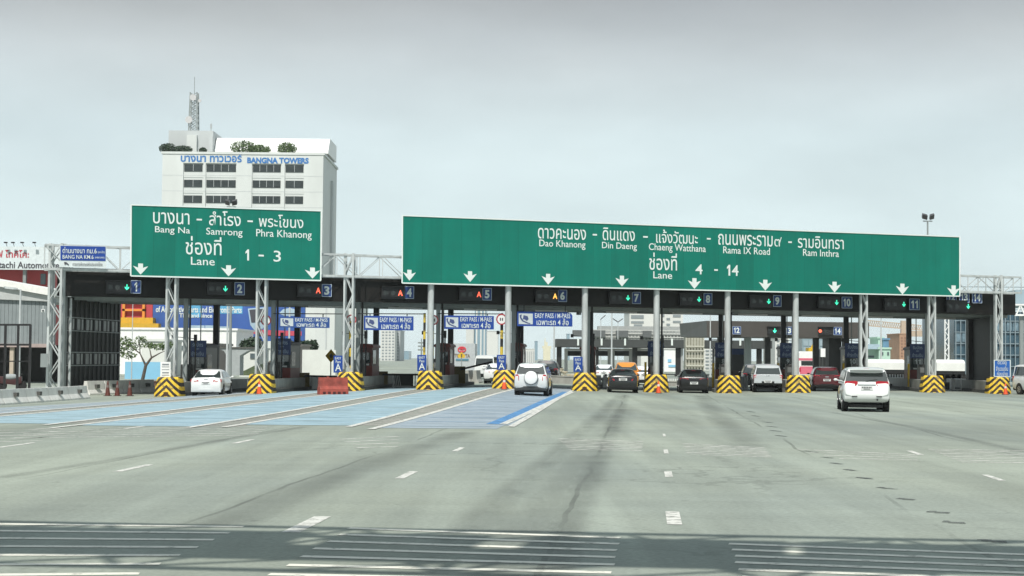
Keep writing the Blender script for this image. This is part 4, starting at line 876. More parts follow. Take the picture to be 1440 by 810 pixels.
# boom barriers
for lane, x0, x1, y0, y1, lab in ((3, 427, 487, 528.5, 530, 'lowered dark boom barrier across lane 3'), (4, 537, 600, 526.5, 527, 'lowered dark boom barrier across lane 4'), (5, 646, 690, 519.5, 509, 'half raised dark boom barrier in lane 5')):
    off = 8.6; a, b_ = TP(x0, y0, off), TP(x1, y1, off); bp = onG(a)
    s = thing('boom_barrier', lab, 'boom barrier', bp, TH, 'boom barriers')
    m = MB(); m.obox(bp-T*.45-N*.2+UP*.2, T*.8, N*.45, UP*max(.8, a.z-bp.z)); m.build('cabinet', OLIVE, s)
    m = MB(); m.beam(a-N*.25, b_-N*.25, .10, .12); m.build('boom', DARKST, s)
# lane 4 dark skirted barrier with white rails, lane 5 barriers, lane 6 wall, lane 8 and 9 barriers
def rails(name, lab, x0, x1, y0, y1, off, m1, m2, nr, solid):
    P0, P1 = TP(x0, y1, off), TP(x1, y1, off); P0, P1 = onG(P0), onG(P1); h = TP(x0, y0, off).z-TP(x0, y1, off).z; D = P1-P0; D.z = 0
    s = thing(name, lab, 'barrier', P0, TH)
    m = MB(); a, b = solid; m.obox(P0+D*a+N*.06, D*(b-a), N*.18, UP*h*.92); m.build('panel', m1, s)
    for k in range(nr):
        f = k/(nr-1); m = MB(); m.obox(P0+D*(f*.97)+N*.0, D.normalized()*.07, N*.05, UP*h); m.build('rail_post', m2, s)
    m = MB(); m.obox(P0-N*.03+UP*.03, D, N*.3, UP*.08); m.build('foot_rail', m2, s); return s
s = rails('rail_barrier', 'dark panel barrier with white stripes closing lane 4', 552.5, 584, 525.5, 545.5, 9.5, mat('dark_green_grey_panel', (.06, .07, .065), .6), WHITE, 2, (.1, .92))
for k in range(4):
    p = TP(554+k*2.2, 527, 9.42); q = TP(556+k*2.6, 544, 9.42); m = MB(); m.beam(p, q, .05); m.build('white_stripe', WHITE, s)
rails('rail_barrier', 'white slatted barrier beyond lane 8 above a grey wall', 940, 962, 526, 536, 22, WHITE, WHITE, 8, (.0, .05))
rails('rail_barrier', 'white frame barrier beyond lane 9 left of the silver pickup', 1039, 1051, 528, 548, 9, mat('pale_frame_panel', (.5, .52, .5), .6), WHITE, 4, (.0, 1))
rails('rail_barrier', 'white slatted fence beyond lane 11 right of the people carrier', 1240, 1282, 522, 541, 14, mat('dark_void_panel', (.05, .05, .05), .7), WHITE, 12, (.1, .95))
rails('rail_barrier', 'grey panel fence with white stand beyond the last lane', 1338, 1352, 531, 549, 8, WHITE, WHITE, 2, (0, .4))
def lowwall(name, lab, x0, x1, y0, y1, off, m_, th=.4, cat='wall', rz=0):
    P0, P1 = onG(TP(x0, y1, off)), onG(TP(x1, y1, off)); h = TP(x0, y0, off).z-P0.z; D = P1-P0
    m = MB(); m.prism([P0-UP*.1, P1-UP*.1, P1+UP*h, P0+UP*h], N*th); m.prism([P0+UP*h-N*.04, P1+UP*h-N*.04, P1+UP*(h+.08)-N*.04, P0+UP*(h+.08)-N*.04], N*(th+.08)); return solo(m, name, m_, lab, cat, P0)
lowwall('low_wall', 'grey concrete wall beyond lane 6 with rubble behind it', 772, 812, 529, 545, 20, CONC)
lowwall('low_wall', 'grey concrete wall beyond lane 8 under the slatted barrier', 936, 962, 537, 548, 20, CONC)
lowwall('low_wall', 'dark low wall beyond lane 11', 1234, 1300, 541, 549, 12, CONCD)
lowwall('low_wall', 'long low grey wall with dark cap beyond the last lane', 1318, 1392, 539, 548, 12, CONCD)
lowwall('low_wall', 'long brown topped wall beyond lane 1', 163, 232, 537, 541, 16, mat('brown_wall', (.16, .09, .06), .8))
lowwall('low_wall', 'pale low wall beyond lanes 3 and 4', 418, 560, 531, 541, 26, CONC)
for k, (x, lab) in enumerate(((657, 'pale concrete block beyond lane 5, left of two'), (668, 'pale concrete block beyond lane 5, right of two'))):
    P0 = onG(TP(x, 500, 22)); jersey(P0, P0+L*3, .95, 'concrete_barrier', lab, 'barrier', CONC, None, False)
for x, lab in ((443, 'white stand at the left of lane 3 boom'), (851, 'small white cabinet beyond lane 7'),):
    p = onG(TP(x, 500, 9.5)); s = thing('marker_stand', lab, 'marker', p, TH); m = MB(); m.loft([[p+T*a+N*b+UP*z for a, b in ((-k, -k), (k, -k), (k, k), (-k, k))] for z, k in ((0, .24), (.08, .22), (.9, .09))]); m.build('stand_body', WHITE, s); m = MB(); m.obox(p-T*.28-N*.28-UP*.02, T*.56, N*.56, UP*.05); m.build('foot', BLACK, s)
# small dark figure of a hydrant like post and yellow warning sign in lane 3
p = onG(TP(465.5, 500, 12)); c = TP(465.5, 500.5, 12); s = thing('warning_sign', 'yellow diamond warning sign on a pole beyond lane 3', 'road sign', p, TH)
m = MB(); m.prism([c+T*.38, c+UP*.45, c-T*.38, c-UP*.45], N*.04); m.build('panel', YELL, s); m = MB(); m.prism([c+T*.12-N*.01, c+UP*.2-N*.01, c-T*.12-N*.01, c-UP*.2-N*.01], N*.008); m.build('symbol', INK, s)
m = MB(); m.tube(p, c+N*.06, .04); m.build('pole', GALV, s)
# security cameras
def camera_at(px, py, off, lab):
    c = TP(px, py, off); s = thing('security_camera', lab, 'camera', c-UP*.1, TH, 'security cameras')
    m = MB(); m.obox(c-T*.09-N*.2-UP*.08, T*.18, N*.42, UP*.16); m.build('camera_body', WHITE if px < 100 else BLACK, s); m = MB(); m.tube(c-N*.23, c-N*.2, .06, n=12); m.build('lens', GLASS, s); m = MB(); m.beam(c+UP*.07, c+UP*.28+N*.1, .05); m.build('bracket', GREYST, s)
for px, py, off, lab in ((60.5, 437, .1, 'white security camera on the left lattice post'), (327, 424, 5, 'dark camera under the canopy over lane 2'), (447, 427, 5, 'dark camera under the canopy over lane 3'), (558, 430, 5, 'dark camera under the canopy over lane 4'), (668, 432, 5, 'dark camera under the canopy over lane 5'), (814, 441, 2.2, 'dark camera by the column right of lane 6'), (1029, 441, 2.2, 'dark camera by the column right of lane 8')): camera_at(px, py, off, lab)
# overhead gantry just above the view, its shadow crosses the foreground
ga, gb = G(-1100, 744), G(2500, 820); hz = 7.2; sh = Vector((SUN.x/SUN.z, SUN.y/SUN.z, 0))*hz; ga, gb = ga+sh+UP*hz, gb+sh+UP*hz
ga.z = gb.z = hz; D = (gb-ga); U = D.normalized(); V = Vector((-U.y, U.x, 0)); ln = D.length
s = thing('overhead_gantry', 'steel truss gantry overhead whose lattice shadow crosses the near road', 'gantry', Vector((ga.x, ga.y, 0)), math.atan2(U.y, U.x))
m = MB()
for v in (-1.45, 1.45):
    for z in (0, 1.2): m.beam(ga+V*v+UP*z, gb+V*v+UP*z, .15)
n = int(ln/1.6)
for k in range(n):
    p, q = ga+U*(k*1.6), ga+U*((k+1)*1.6)
    for z in (0, 1.2): m.beam(p+V*(-1.45 if k % 2 else 1.45)+UP*z, q+V*(1.45 if k % 2 else -1.45)+UP*z, .10)
    for v in (-1.45, 1.45): m.beam(p+V*v, q+V*v+UP*1.2, .08)
    if k % 3 == 0: m.beam(p-V*1.45, p+V*1.45, .16)
m.build('truss', GALV, s)
m = MB(); m.obox(ga-V*.75+UP*.12, D, V*1.25, UP*.06); m.build('walkway', GREYST, s)
for a, b in ((.05, .45), (.4625, .5275), (.545, .652), (.6575, .92)):
    m = MB(); m.obox(ga+U*ln*a+V*.62-UP*.3, U*ln*(b-a), V*.08, UP*1.9); m.build('sign_back', GREEN, s)
for p in (ga, gb):
    m = MB()
    for v in (-1.3, 1.3): m.tube(Vector((p.x, p.y, -.1))+V*v, p+V*v, .16)
    m.build('post', GALV, s)

# ------------------------------------------------------------------ background helpers
GLSB = mat('hazy_window', (.10, .13, .14), .15, 0, .25, .4)
def fx(px, Y): return W(px, 500, Y).x
def fz(px, py, Y): return W(px, py, Y).z
def bldg(name, lab, px0, px1, py, Y, dep, m_, wins=(), cat='building', wm=None, group=None, z0=-.3, roof=True):
    x0, x1 = fx(px0, Y), fx(px1, Y); z = fz((px0+px1)/2, py, Y)
    s = thing(name, lab, cat, Vector(((x0+x1)/2, Y, 0)), 0, group)
    m = MB(); m.box(x0, x1, Y, Y+dep, z0, z); m.build('wall', m_, s)
    if roof:
        t = max(.15, (z)*.012); m = MB(); m.box(x0-t, x1+t, Y-t, Y+dep+t, z+.002, z+t*1.6); m.build('roof', m_, s)
    for wx0, wx1, wy0, wy1 in wins:
        m = MB(); m.box(fx(wx0, Y), fx(wx1, Y), Y-.12, Y+.05, fz(wx0, wy1, Y), fz(wx0, wy0, Y)); m.build('window', wm or GLSB, s)
    return s
def leafcloud(mb, c, rx, ry, rz, n, size):
    for _ in range(n):
        while 1:
            q = Vector((random.uniform(-1, 1), random.uniform(-1, 1), random.uniform(-1, 1)))
            if .15 < q.length < 1: break
        p = Vector(c)+Vector((q.x*rx, q.y*ry, q.z*rz)); a = Vector((random.gauss(0, 1), random.gauss(0, 1), random.gauss(0, 1))).normalized(); b = a.cross(Vector((random.gauss(0, 1), random.gauss(0, 1), random.gauss(0, 1)))).normalized(); k = size*random.uniform(.6, 1.3)
        mb.add([p-a*k, p+b*k*.45, p+a*k, p-b*k*.45], [(0, 1, 2, 3)])
LEAF = mat('leaves', (.085, .14, .038), .6, 0, .45, 1.2); LEAFD = mat('dark_leaves', (.025, .05, .022), .6, 0, .4, 1.2); BARK = mat('bark', (.09, .075, .06), .9, 0, .3, 4)
def tree(name, lab, base, trunk, clouds, m_=LEAF, cat='tree', group=None):
    s = thing(name, lab, cat, base, 0, group); m = MB()
    for p, q, r1, r2 in trunk: m.tube(p, q, r1, r2, 7)
    m.build('trunk', BARK, s); m = MB()
    for c in clouds: leafcloud(m, *c)
    m.build('crown', m_, s); return s

# ------------------------------------------------------------------ tower with roof garden and mast
YT = 340.0
def FT(px, d=0): return W(px, 225, YT+d).x
TW = mat('white_tower_cladding', (.58, .61, .59), .6, 0, .14, .08, streak=3); TWG = mat('grey_tower_cladding', (.46, .49, .49), .6, 0, .1, .1)
x0, x1 = FT(229), FT(455); zt = fz(340, 217.5, YT)
tw = thing('office_tower', 'white office tower with blue rooftop lettering behind the smaller green sign', 'office tower', Vector(((x0+x1)/2, YT, 0)), 0)
m = MB(); m.box(x0, x1, YT, YT+26, -.3, zt); wl = m.build('wall', TW, tw)
m = MB()
for a, b in ((229, 258.5), (286.5, 290), (333, 355), (396, 401), (428, 455)): m.box(FT(a), FT(b), YT-.35, YT-.002, -.3, zt-.02)
m.box(FT(258.5)+.01, FT(428)-.01, YT-.34, YT-.002, fz(340, 230, YT), zt-.03); m.build('pilaster', TW, wl)
m = MB(); m.box(x0-.3, x1+.3, YT-.5, YT+26.3, zt+.002, zt+.5); m.build('parapet', TW, tw)
zf = fz(340, 231.5, YT); fl = fz(340, 231.5, YT)-fz(340, 253.5, YT)
for k in range(9):
    for a, b in ((259.5, 285), (291, 332), (356, 395), (402, 427)):
        z1 = zf-k*fl; m = MB(); m.box(FT(a), FT(b), YT-.10, YT+.05, z1-fl*.47, z1); w_ = m.build('window', mat('tower_glass', (.028, .036, .036), .12, 0, .5, .25), tw)
        if k < 4:
            m = MB(); nmu = 4 if b-a > 30 else 2
            for j in range(1, nmu): xx = FT(a+(b-a)*j/nmu); m.box(xx-.04, xx+.04, YT-.16, YT-.101, z1-fl*.44, z1-.02)
            m.build('mullion', TWG, w_)
for k in range(9):
    z1 = zf-k*fl-fl*.72; m = MB(); m.box(x0+.05, x1-.05, YT-.37, YT-.351, z1-.06, z1+.06); m.build('panel_seam', TWG, wl)
m = MB(); m.box(x1+.002, x1+.5, YT+14, YT+17, 0, zt-4); m.build('side_duct', TWG, tw)
PT = lambda mb, tx, a, b, y0, y1, bold: letters(mb, tx, W(a, y1, YT-.4), Vector((FT(b)-FT(a), 0, 0)), UP*(fz(a, y0, YT)-fz(a, y1, YT)), bold)
TBL = mat('letter_blue', (.03, .16, .42), .5)
m = MB(); PT(m, 'บางนา', 254, 289.5, 218.5, 227.5, .03); m.build('lettering', TBL, tw)
m = MB(); PT(m, 'ทาวเวอร์', 295, 340, 216, 228, .03); m.build('lettering', TBL, tw)
m = MB(); PT(m, 'BANGNA TOWERS', 347.5, 434, 221.2, 229.5, .05); m.build('lettering', TBL, tw)
m = MB(); m.box(FT(236.5, 5), FT(299, 5), YT+5, YT+20, zt, fz(268, 179, YT)); m.build('lift_house', TWG, tw)
m = MB(); m.box(FT(262, 4), FT(276, 4), YT+4, YT+5.1, zt, fz(268, 186, YT)); m.build('plant_shaft', TW, tw)
m = MB(); xa, xb = FT(303.5, 7), FT(463, 7); zb = fz(380, 211, YT); zm = fz(380, 207, YT); zp = fz(380, 187, YT)
m.box(xa-.6, xb-1, YT+6, YT+20, zt+.01, zb+.4); m.build('hall_wall', mat('dark_hall_glass', (.05, .06, .06), .3), tw)
m = MB(); m.loft([[Vector((x, YT+5, zb)), Vector((x, YT+5, zm)), Vector((x, YT+8, zp-.15)), Vector((x, YT+8.5, zp)), Vector((x, YT+21, zp)), Vector((x, YT+21, zb))] for x in (xa, xb)]); m.build('pitched_roof', WHITE, tw)
m = MB(); m.box(xa-.9, xa-.1, YT+3.5, YT+6, zb, zp-.5); m.build('gable_frame', TWG, tw)
for c, r, hh, lab, mm in ((236, 2.0, 1.9, 'clipped dark round shrub at the left roof edge of the tower', LEAFD), (257, 2.2, 1.5, 'low wide shrub beside the lift house on the tower roof', LEAFD), (285, .8, 1.1, 'tiny dark shrub at the foot of the tower roof stair', LEAFD), (342, 3.0, 2.6, 'broad green shrub left of centre on the tower roof', LEAF), (364, 2.6, 1.8, 'low green shrub in the middle of the tower roof', LEAF), (403, 2.2, 2.3, 'pale green shrub right of centre on the tower roof', LEAF)):
    b0 = Vector((FT(c, 2), YT+2.2, zt+.45)); tree('roof_shrub', lab, b0, [(b0, b0+UP*hh*.7, .1, .06)], [(b0+UP*hh*.55, r, 1.3, hh*.6, 900, .26)], mm, 'shrub', 'shrubs on the tower roof')
b0 = Vector((W(273, 150, YT+8).x, YT+8, fz(268, 179, YT))); zt2 = fz(273, 122, YT); ma = thing('antenna_mast', 'thin steel lattice antenna mast with round dishes on the tower roof', 'antenna mast', b0); m = MB()
hm = zt2-b0.z; ww = .95
for sx in (-1, 1):
    for sy in (-1, 1): m.beam(b0+Vector((sx*ww, sy*ww, 0)), b0+Vector((sx*ww*.8, sy*ww*.8, hm)), .24)
for k in range(8):
    for sy in (-1, 1):
        m.beam(b0+Vector((-ww*.9, sy*ww*.9, hm*k/8)), b0+Vector((ww*.9, sy*ww*.9, hm*(k+1)/8)), .13); m.beam(b0+Vector((ww*.9, sy*ww*.9, hm*k/8)), b0+Vector((-ww*.9, sy*ww*.9, hm*(k+1)/8)), .13); m.beam(b0+Vector((-ww*.9, sy*ww*.9, hm*k/8)), b0+Vector((ww*.9, sy*ww*.9, hm*k/8)), .08)
m.tube(b0+UP*hm*.3, b0+UP*(hm+3.6), .07); m.build('lattice', GREYST, ma)
for dx, hh, r in ((0, .86, .72), (-.85, .3, .8), (1.5, .78, .35)):
    c = b0+Vector((dx, -1.2, hm*hh)); m = MB(); n = 18; m.loft([[c+Vector((q*math.cos(2*math.pi*k/n), y, q*math.sin(2*math.pi*k/n))) for k in range(n)] for y, q in ((-.25, r), (0, r), (.2, r*.5))]); m.build('dish', mat('dish_grey', (.5, .5, .5), .5), ma, 30)
b0 = Vector((FT(296, 7), YT+7, fz(268, 179, YT))); m = MB(); m.tube(b0, b0+UP*1.9, .12, n=8); m.tube(b0+UP*.9, b0+UP*1.7, .22, n=8); solo(m, 'panel_antenna', GALV, 'short panel antenna right of the lattice mast on the lift house', 'antenna', b0)

# ------------------------------------------------------------------ left background
bldg('warehouse', 'red warehouse under the white billboard at the far left', -60, 67, 377, 205, 22, mat('red_wall', (.40, .045, .045), .6, 0, .15, .3), [(55, 62, 385, 400)])
YB = 203; x0, x1 = fx(-60, YB), fx(86, YB); s = thing('billboard', 'pale billboard with dark and red company lettering above the red warehouse', 'billboard', Vector((fx(20, YB), YB, 0)), 0)
m = MB(); m.box(x0, x1, YB, YB+.5, fz(0, 379, YB), fz(0, 346.5, YB)); m.build('panel', mat('billboard_pale', (.60, .66, .67), .5), s)
def bt(tx, a, b, y0, y1, mm, Y=YB, par=None, bold=.02): m = MB(); letters(m, tx, W(a, y1, Y-.03), Vector((fx(b, Y)-fx(a, Y), 0, 0)), UP*(fz(a, y0, Y)-fz(a, y1, Y)), bold); m.build('lettering', mm, par)
bt('ฮิตาชิ ออโตโมทีฟ โทคิโค:', -81, 41, 350.5, 361.5, mat('letter_red', (.42, .03, .05), .5), par=s)
bt('Hitachi Automotive', -12.5, 83.5, 367.5, 377, INK, par=s)
m = MB()
for px in (-20, 30, 70): m.box(fx(px, YB)-.2, fx(px, YB)+.2, YB+.5, YB+1, 0, fz(0, 347, YB))
m.build('post', GREYST, s)
for px in (10, 20, 33, 50):
    m = MB(); p = W(px, 346.5, YB-.3); m.beam(p, p+Vector((0, -.5, .45)), .05); m.box(p.x-.2, p.x+.2, p.y-.75, p.y-.4, p.z+.38, p.z+.54); m.build('spotlight', BLACK, s)
# shed with white roof edge
YS = 122; s = thing('open_shed', 'grey corrugated shed with white roof edge at the left edge', 'shed', Vector((fx(20, YS), YS, 0)), 0)
def wq(px, py, Y): return W(px, py, Y)
m = MB(); m.prism([wq(-90, 378, YS), wq(72, 406.5, YS), wq(72, 416, YS), wq(-90, 387, YS)], (0, 14, 0)); m.build('roof_edge', mat('white_roofing', (.74, .74, .70), .5), s)
m = MB(); m.prism([wq(-90, 387.5, YS+.3), wq(70, 416, YS+.3), wq(70, 424, YS+.3), wq(-90, 417, YS+.3)], (0, 12, 0)); m.build('soffit', mat('pale_soffit', (.42, .44, .43), .7), s)
m = MB(); xa, xb = fx(-90, YS), fx(69, YS); za, zb = fz(0, 484, YS), fz(0, 419, YS); k = xa
while k < xb: m.box(k, k+.28, YS+.55, YS+1, za, zb); k += .30
m.box(xa, xb, YS+.7, YS+1.1, za, zb); m.build('corrugated_wall', mat('corrugated_grey', (.21, .24, .245), .6, 0, .12, 1), s)
m = MB(); m.box(xa, xb+.1, YS+.2, YS+.9, fz(0, 488, YS), fz(0, 483, YS)); m.build('edge_beam', mat('dull_pink_beam', (.36, .29, .27), .7), s)
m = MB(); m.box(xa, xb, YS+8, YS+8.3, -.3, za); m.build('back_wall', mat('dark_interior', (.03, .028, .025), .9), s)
m = MB(); m.box(xb-3.2, xb-2.9, YS+.4, YS+.7, -.3, za); m.box(xb-.3, xb, YS+.4, YS+.7, -.3, za); m.build('pillar', mat('cream_pillar', (.45, .38, .30), .8), s)
# black fence frame and things by it
YF = 97; s = thing('steel_fence', 'tall black steel rail frame before the grey shed', 'fence', Vector((fx(20, YF), YF, gz(fx(20, YF), YF))), 0); m = MB()
for py in (456.5, 484.5): m.beam(wq(-80, py, YF), wq(43, py+.3, YF), .12)
m.beam(wq(-80, 508, YF), wq(43, 508, YF), .07); m.build('rail', BLACK, s)
for px in (-22, 8, 26, 43): m = MB(); p = wq(px, 456.5, YF); m.beam(Vector((p.x, p.y, -.4)), p, .13); m.build('post', BLACK, s)
s = thing('motorcycle', 'dark parked motorcycle with pale cover behind the left barrier', 'motorcycle', Vector((fx(18, 101), 101, -.28)), R_(8))
for x in (-.62, .62):
    m = MB(); n = 18; m.loft([[Vector((x+r*math.cos(2*math.pi*k/n), y, .3+r*math.sin(2*math.pi*k/n))) for k in range(n)] for r, y in ((.2, -.05), (.3, -.05), (.31, 0), (.3, .05), (.2, .05))]); m.build('wheel', TYRE, s, 0, True)
m = MB(); m.loft([[Vector((x, y*k, z+dz)) for y, z in ((-.16, .35), (.16, .35), (.2, .6), (.14, .8), (-.14, .8), (-.2, .6))] for x, k, dz in ((-.75, .6, .1), (-.3, 1, .05), (.2, 1, 0), (.6, .7, .12))]); m.build('body', mat('maroon_bike', (.06, .02, .02), .4), s, 30, True)
m = MB(); m.sphere((-.1, 0, .85), .5, .25, .22); m.build('cover', mat('grey_cover', (.3, .33, .33), .8), s, 40, True)
m = MB(); m.tube((.55, -.35, 1.05), (.55, .35, 1.05), .025); m.tube((.62, 0, .3), (.5, 0, 1.05), .04); m.build('handlebar', BLACK, s, 0, True)
LAMPM = mat('pale_pole_paint', (.5, .53, .53), .5, .1, .1)
def lamp_post(px, ytop, Y, lab, arm=-8, double=False, r=.09, head=None):
    p = W(px, ytop, Y); b0 = onG(p); s = thing('street_lamp', lab, 'street lamp', b0, 0, 'lamp posts')
    m = MB(); m.tube(b0-UP*.1, p, r*1.2, r*.7, 10); m.build('pole', LAMPM, s)
    for k in ((-1, 1) if double else (1,)):
        a = W(px+arm*k, ytop-1, Y); m = MB(); m.tube(p, a, r*.5, n=8); m.build('arm', LAMPM, s)
        m = MB(); d = (a-p).normalized(); m.loft([[a+d*q+Vector((0, y*w_, z*w_)) for y, z in ((-.18, -.06), (.18, -.06), (.12, .1), (-.12, .1))] for q, w_ in ((-.25, .6), (0, 1), (.6, 1), (.75, .5))]); m.build('lantern', head or GREYST, s)
lamp_post(29, 407, 112, 'pale lamp post standing before the grey shed at the left', -9)
lamp_post(320.5, 428, 128, 'pale slim pole seen through lane 2', 3)
lamp_post(407.5, 426, 140, 'pale slim pole seen through lane 3', 3)
lamp_post(187, 421, 135, 'thin pole seen through lane 1 before the tree', 1.5, r=.045)
lamp_post(779.5, 436, 150, 'grey slim pole seen through lane 6', 3)
lamp_post(860.5, 437, 145, 'grey slim pole seen through lane 7', 3, r=.08)
lamp_post(845, 449, 230, 'distant lamp with dark head left over the steel walkway', 1.2, r=.07, head=BLACK)
lamp_post(869, 453, 235, 'distant lamp with dark twin heads over the steel walkway', 1.5, True, r=.07, head=BLACK)
lamp_post(999, 440, 140, 'thin grey pole seen through lane 8', 2, r=.06)
lamp_post(1239, 446, 150, 'grey slim pole seen through lane 11', 3, r=.09)
# floodlights above the signs
def flood(px, pytop, pyb, Y, lab):
    a, b = W(px, pyb, Y), W(px, pytop+4, Y); base = onG(a); s = thing('floodlight_mast', lab, 'floodlight', base, 0, 'floodlights above the signs')
    m = MB(); m.tube(base, b, .13, .06, 10); m.build('pole', GREYST, s)
    m = MB(); m.beam(b-Vector((.35, 0, 0)), b+Vector((.35, 0, 0)), .07); m.build('crossbar', GREYST, s)
    for sx in (-1, 1):
        c = b+Vector((sx*.27, -.1, .18)); ax = Vector((.34, .1*sx, .1*sx)); ay = Vector((0, .22, .14)); m = MB(); m.obox(c-ax/2-ay/2, ax, ay, Vector((0, -.16, .3))); m.build('lamp_head', mat('lamp_dark', (.06, .06, .06), .4), s)
flood(1304.5, 307, 420, 118, 'dark twin floodlight on a pole above the long green sign'); flood(325.5, 287, 420, 118, 'dark twin floodlight peeping over the smaller green sign')
# red and yellow structure, blue billboard
YR = 204; s = bldg('painted_building', 'red building with orange frames on a yellow base seen through lane 1', 160, 213.2, 400, YR, 8, mat('red_paint', (.44, .05, .07), .6, 0, .1, .4), roof=False); OR = mat('orange_frame', (.66, .26, .04), .5)
for a, b, c, d in ((172, 175.5, 424, 447), (200, 203.5, 424, 447), (172, 203.5, 434.5, 437.5), (172, 203.5, 424, 426)): m = MB(); m.box(fx(a, YR), fx(b, YR), YR-.5, YR-.01, fz(180, d, YR), fz(180, c, YR)); m.build('frame', OR, s)
m = MB(); m.box(fx(150, 198.5), fx(214, 198.5), 198.5, YR-.51, 0, fz(180, 446.5, 198.5)); m.box(fx(150, 197), fx(222, 197), 197, 198.49, 0, fz(180, 454.5, 197)); m.build('base', mat('ochre_base', (.55, .33, .02), .6), s)
YB2 = 200; s = thing('billboard', 'big blue billboard with white lettering and red stripe behind lanes 1 to 3', 'billboard', Vector((fx(310, YB2), YB2, 0)), 0); BB = mat('billboard_blue', (.035, .10, .34), .45, 0, .3, .12)
m = MB(); m.box(fx(214, YB2), fx(428, YB2), YB2, YB2+.6, fz(300, 479, YB2), fz(300, 404, YB2)); m.build('panel', BB, s)
def bp_(a, b, c, d, mm, nm='picture', dy=.03): m = MB(); m.box(fx(a, YB2), fx(b, YB2), YB2-dy, YB2-.002, fz(a, d, YB2), fz(a, c, YB2)); m.build(nm, mm, s)
CY = mat('billboard_cyan', (.10, .36, .58), .45, 0, .35, .15); RS = mat('billboard_red', (.50, .06, .10), .5); PB = mat('billboard_pale_blue', (.36, .48, .56), .5, 0, .3, .3)
bp_(258, 283, 418, 446, CY); bp_(300, 340, 424, 441, CY)
bt('of Automotive Parts and Electronic Parts', 219, 340, 430.5, 439, SIGNW, YB2-.04, s); bt('Leading Manufacturing', 262, 313, 421.5, 428.5, SIGNW, YB2-.04, s); bt('Thailand since 19', 252, 309, 440.5, 446.5, SIGNW, YB2-.04, s)
bp_(226, 240, 460, 463, PB); bp_(268, 287, 457.5, 464.5, PB); bp_(288, 307, 457.5, 464.5, PB); bp_(305, 325, 459, 464.5, PB)
m = MB(); m.prism([W(a, b, YB2-.04) for a, b in ((352, 467), (365, 463.5), (424, 466), (424, 472), (365, 472.5))], (0, .02, 0)); m.build('red_stripe', RS, s)
m = MB(); m.prism([W(a, b, YB2-.03) for a, b in ((348.5, 434), (374, 432), (374, 457), (362, 470), (352, 457))], (0, .02, 0)); pf = m.build('white_figure', PB, s)
m = MB(); m.prism([W(a, b, YB2-.06) for a, b in ((350.5, 435.5), (373, 434), (373, 452), (353.5, 454))], (0, .02, 0)); m.build('dark_screen', INK, pf)
m = MB(); m.prism([W(a, b, YB2-.03) for a, b in ((392, 441), (398, 435), (408, 433), (418, 436), (424, 440), (418, 444), (400, 444))], (0, .02, 0)); m.build('cloud_shape', PB, s)
for k in range(5): m = MB(); xx = fx(225+k*48, YB2); m.box(xx-.25, xx+.25, YB2+.6, YB2+1.1, -.3, fz(300, 404, YB2)); m.build('post', GREYST, s)
CREAM = mat('pale_render', (.62, .64, .60), .7, 0, .12, .4); LBL = mat('light_blue_wall', (.22, .48, .66), .6, 0, .08, .6)
bldg('flat_building', 'long white flat roofed building below the blue billboard', 160, 332, 464, 182, 12, WHITE, [(196, 198, 474, 480), (237, 262, 486, 492)])
bldg('boundary_wall', 'light blue wall section behind the tree in lane 1', 176, 239, 509, 150, .4, LBL, cat='wall', roof=False)
bldg('flat_building', 'pale cream block behind the tree in lane 1', 199, 233, 480, 165, 8, CREAM)
bldg('flat_building', 'small grey brown house seen through lane 2', 290, 306, 486, 160, 8, mat('grey_brown', (.26, .23, .21), .8), [(293, 296, 500, 512), (299, 302, 500, 512)])
bldg('flat_building', 'pale house with dark windows seen beside the lane 2 pole', 337, 362, 492, 172, 8, CREAM, [(352, 361, 497, 504)])
bldg('flat_building', 'brown narrow house seen right of the lane 2 booth', 410, 422, 487, 165, 8, mat('grey_brown', (.26, .23, .21), .8))
bldg('boundary_wall', 'white wall section seen through lane 3', 425, 472, 492, 158, .4, CREAM, cat='wall', roof=False)
bldg('office_block', 'plain pale tall block beside the tower seen through lane 3', 443, 470, 392, 300, 20, TW, [(457, 459, 400, 520)], wm=TWG)
bldg('office_block', 'plain white block behind lane 3 with grey recess', 470, 504, 404, 315, 20, TW, [(466.5, 470, 425, 520)], wm=TWG)
# flyover pier seen through lane 2
YP = 145; s = thing('flyover_pier', 'grey concrete flyover pier with flared head seen through lane 2', 'pier', Vector((fx(328, YP), YP, 0)), 0)
m = MB(); m.loft([[Vector((fx(a, YP), y, fz(330, py, YP))) for a, y in ((c-hw_, YP), (c+hw_, YP), (c+hw_, YP+2), (c-hw_, YP+2))] for py, c, hw_ in ((528, 328, 9.5), (500, 328, 9.5), (494, 331, 16), (490, 333, 26))]); m.build('column', mat('pier_concrete', (.33, .36, .36), .8, 0, .15), s)
m = MB(); m.box(fx(306, YP), fx(362, YP), YP-.1, YP+3, fz(330, 490, YP)+.003, fz(330, 488, YP)); m.build('cap_beam', CONCD, s)
m = MB(); p0 = Vector((fx(330, 150), 150, -.2)); m.prism([wq(330, 528, 152), wq(362, 512, 152), wq(366, 528, 152)], (0, 6, 0)); o = solo(m, 'grass_bank', mat('grass_bank_green', (.09, .12, .06), .9, 0, .4, 2), 'small green grass bank beside the flyover pier', 'bank', p0)
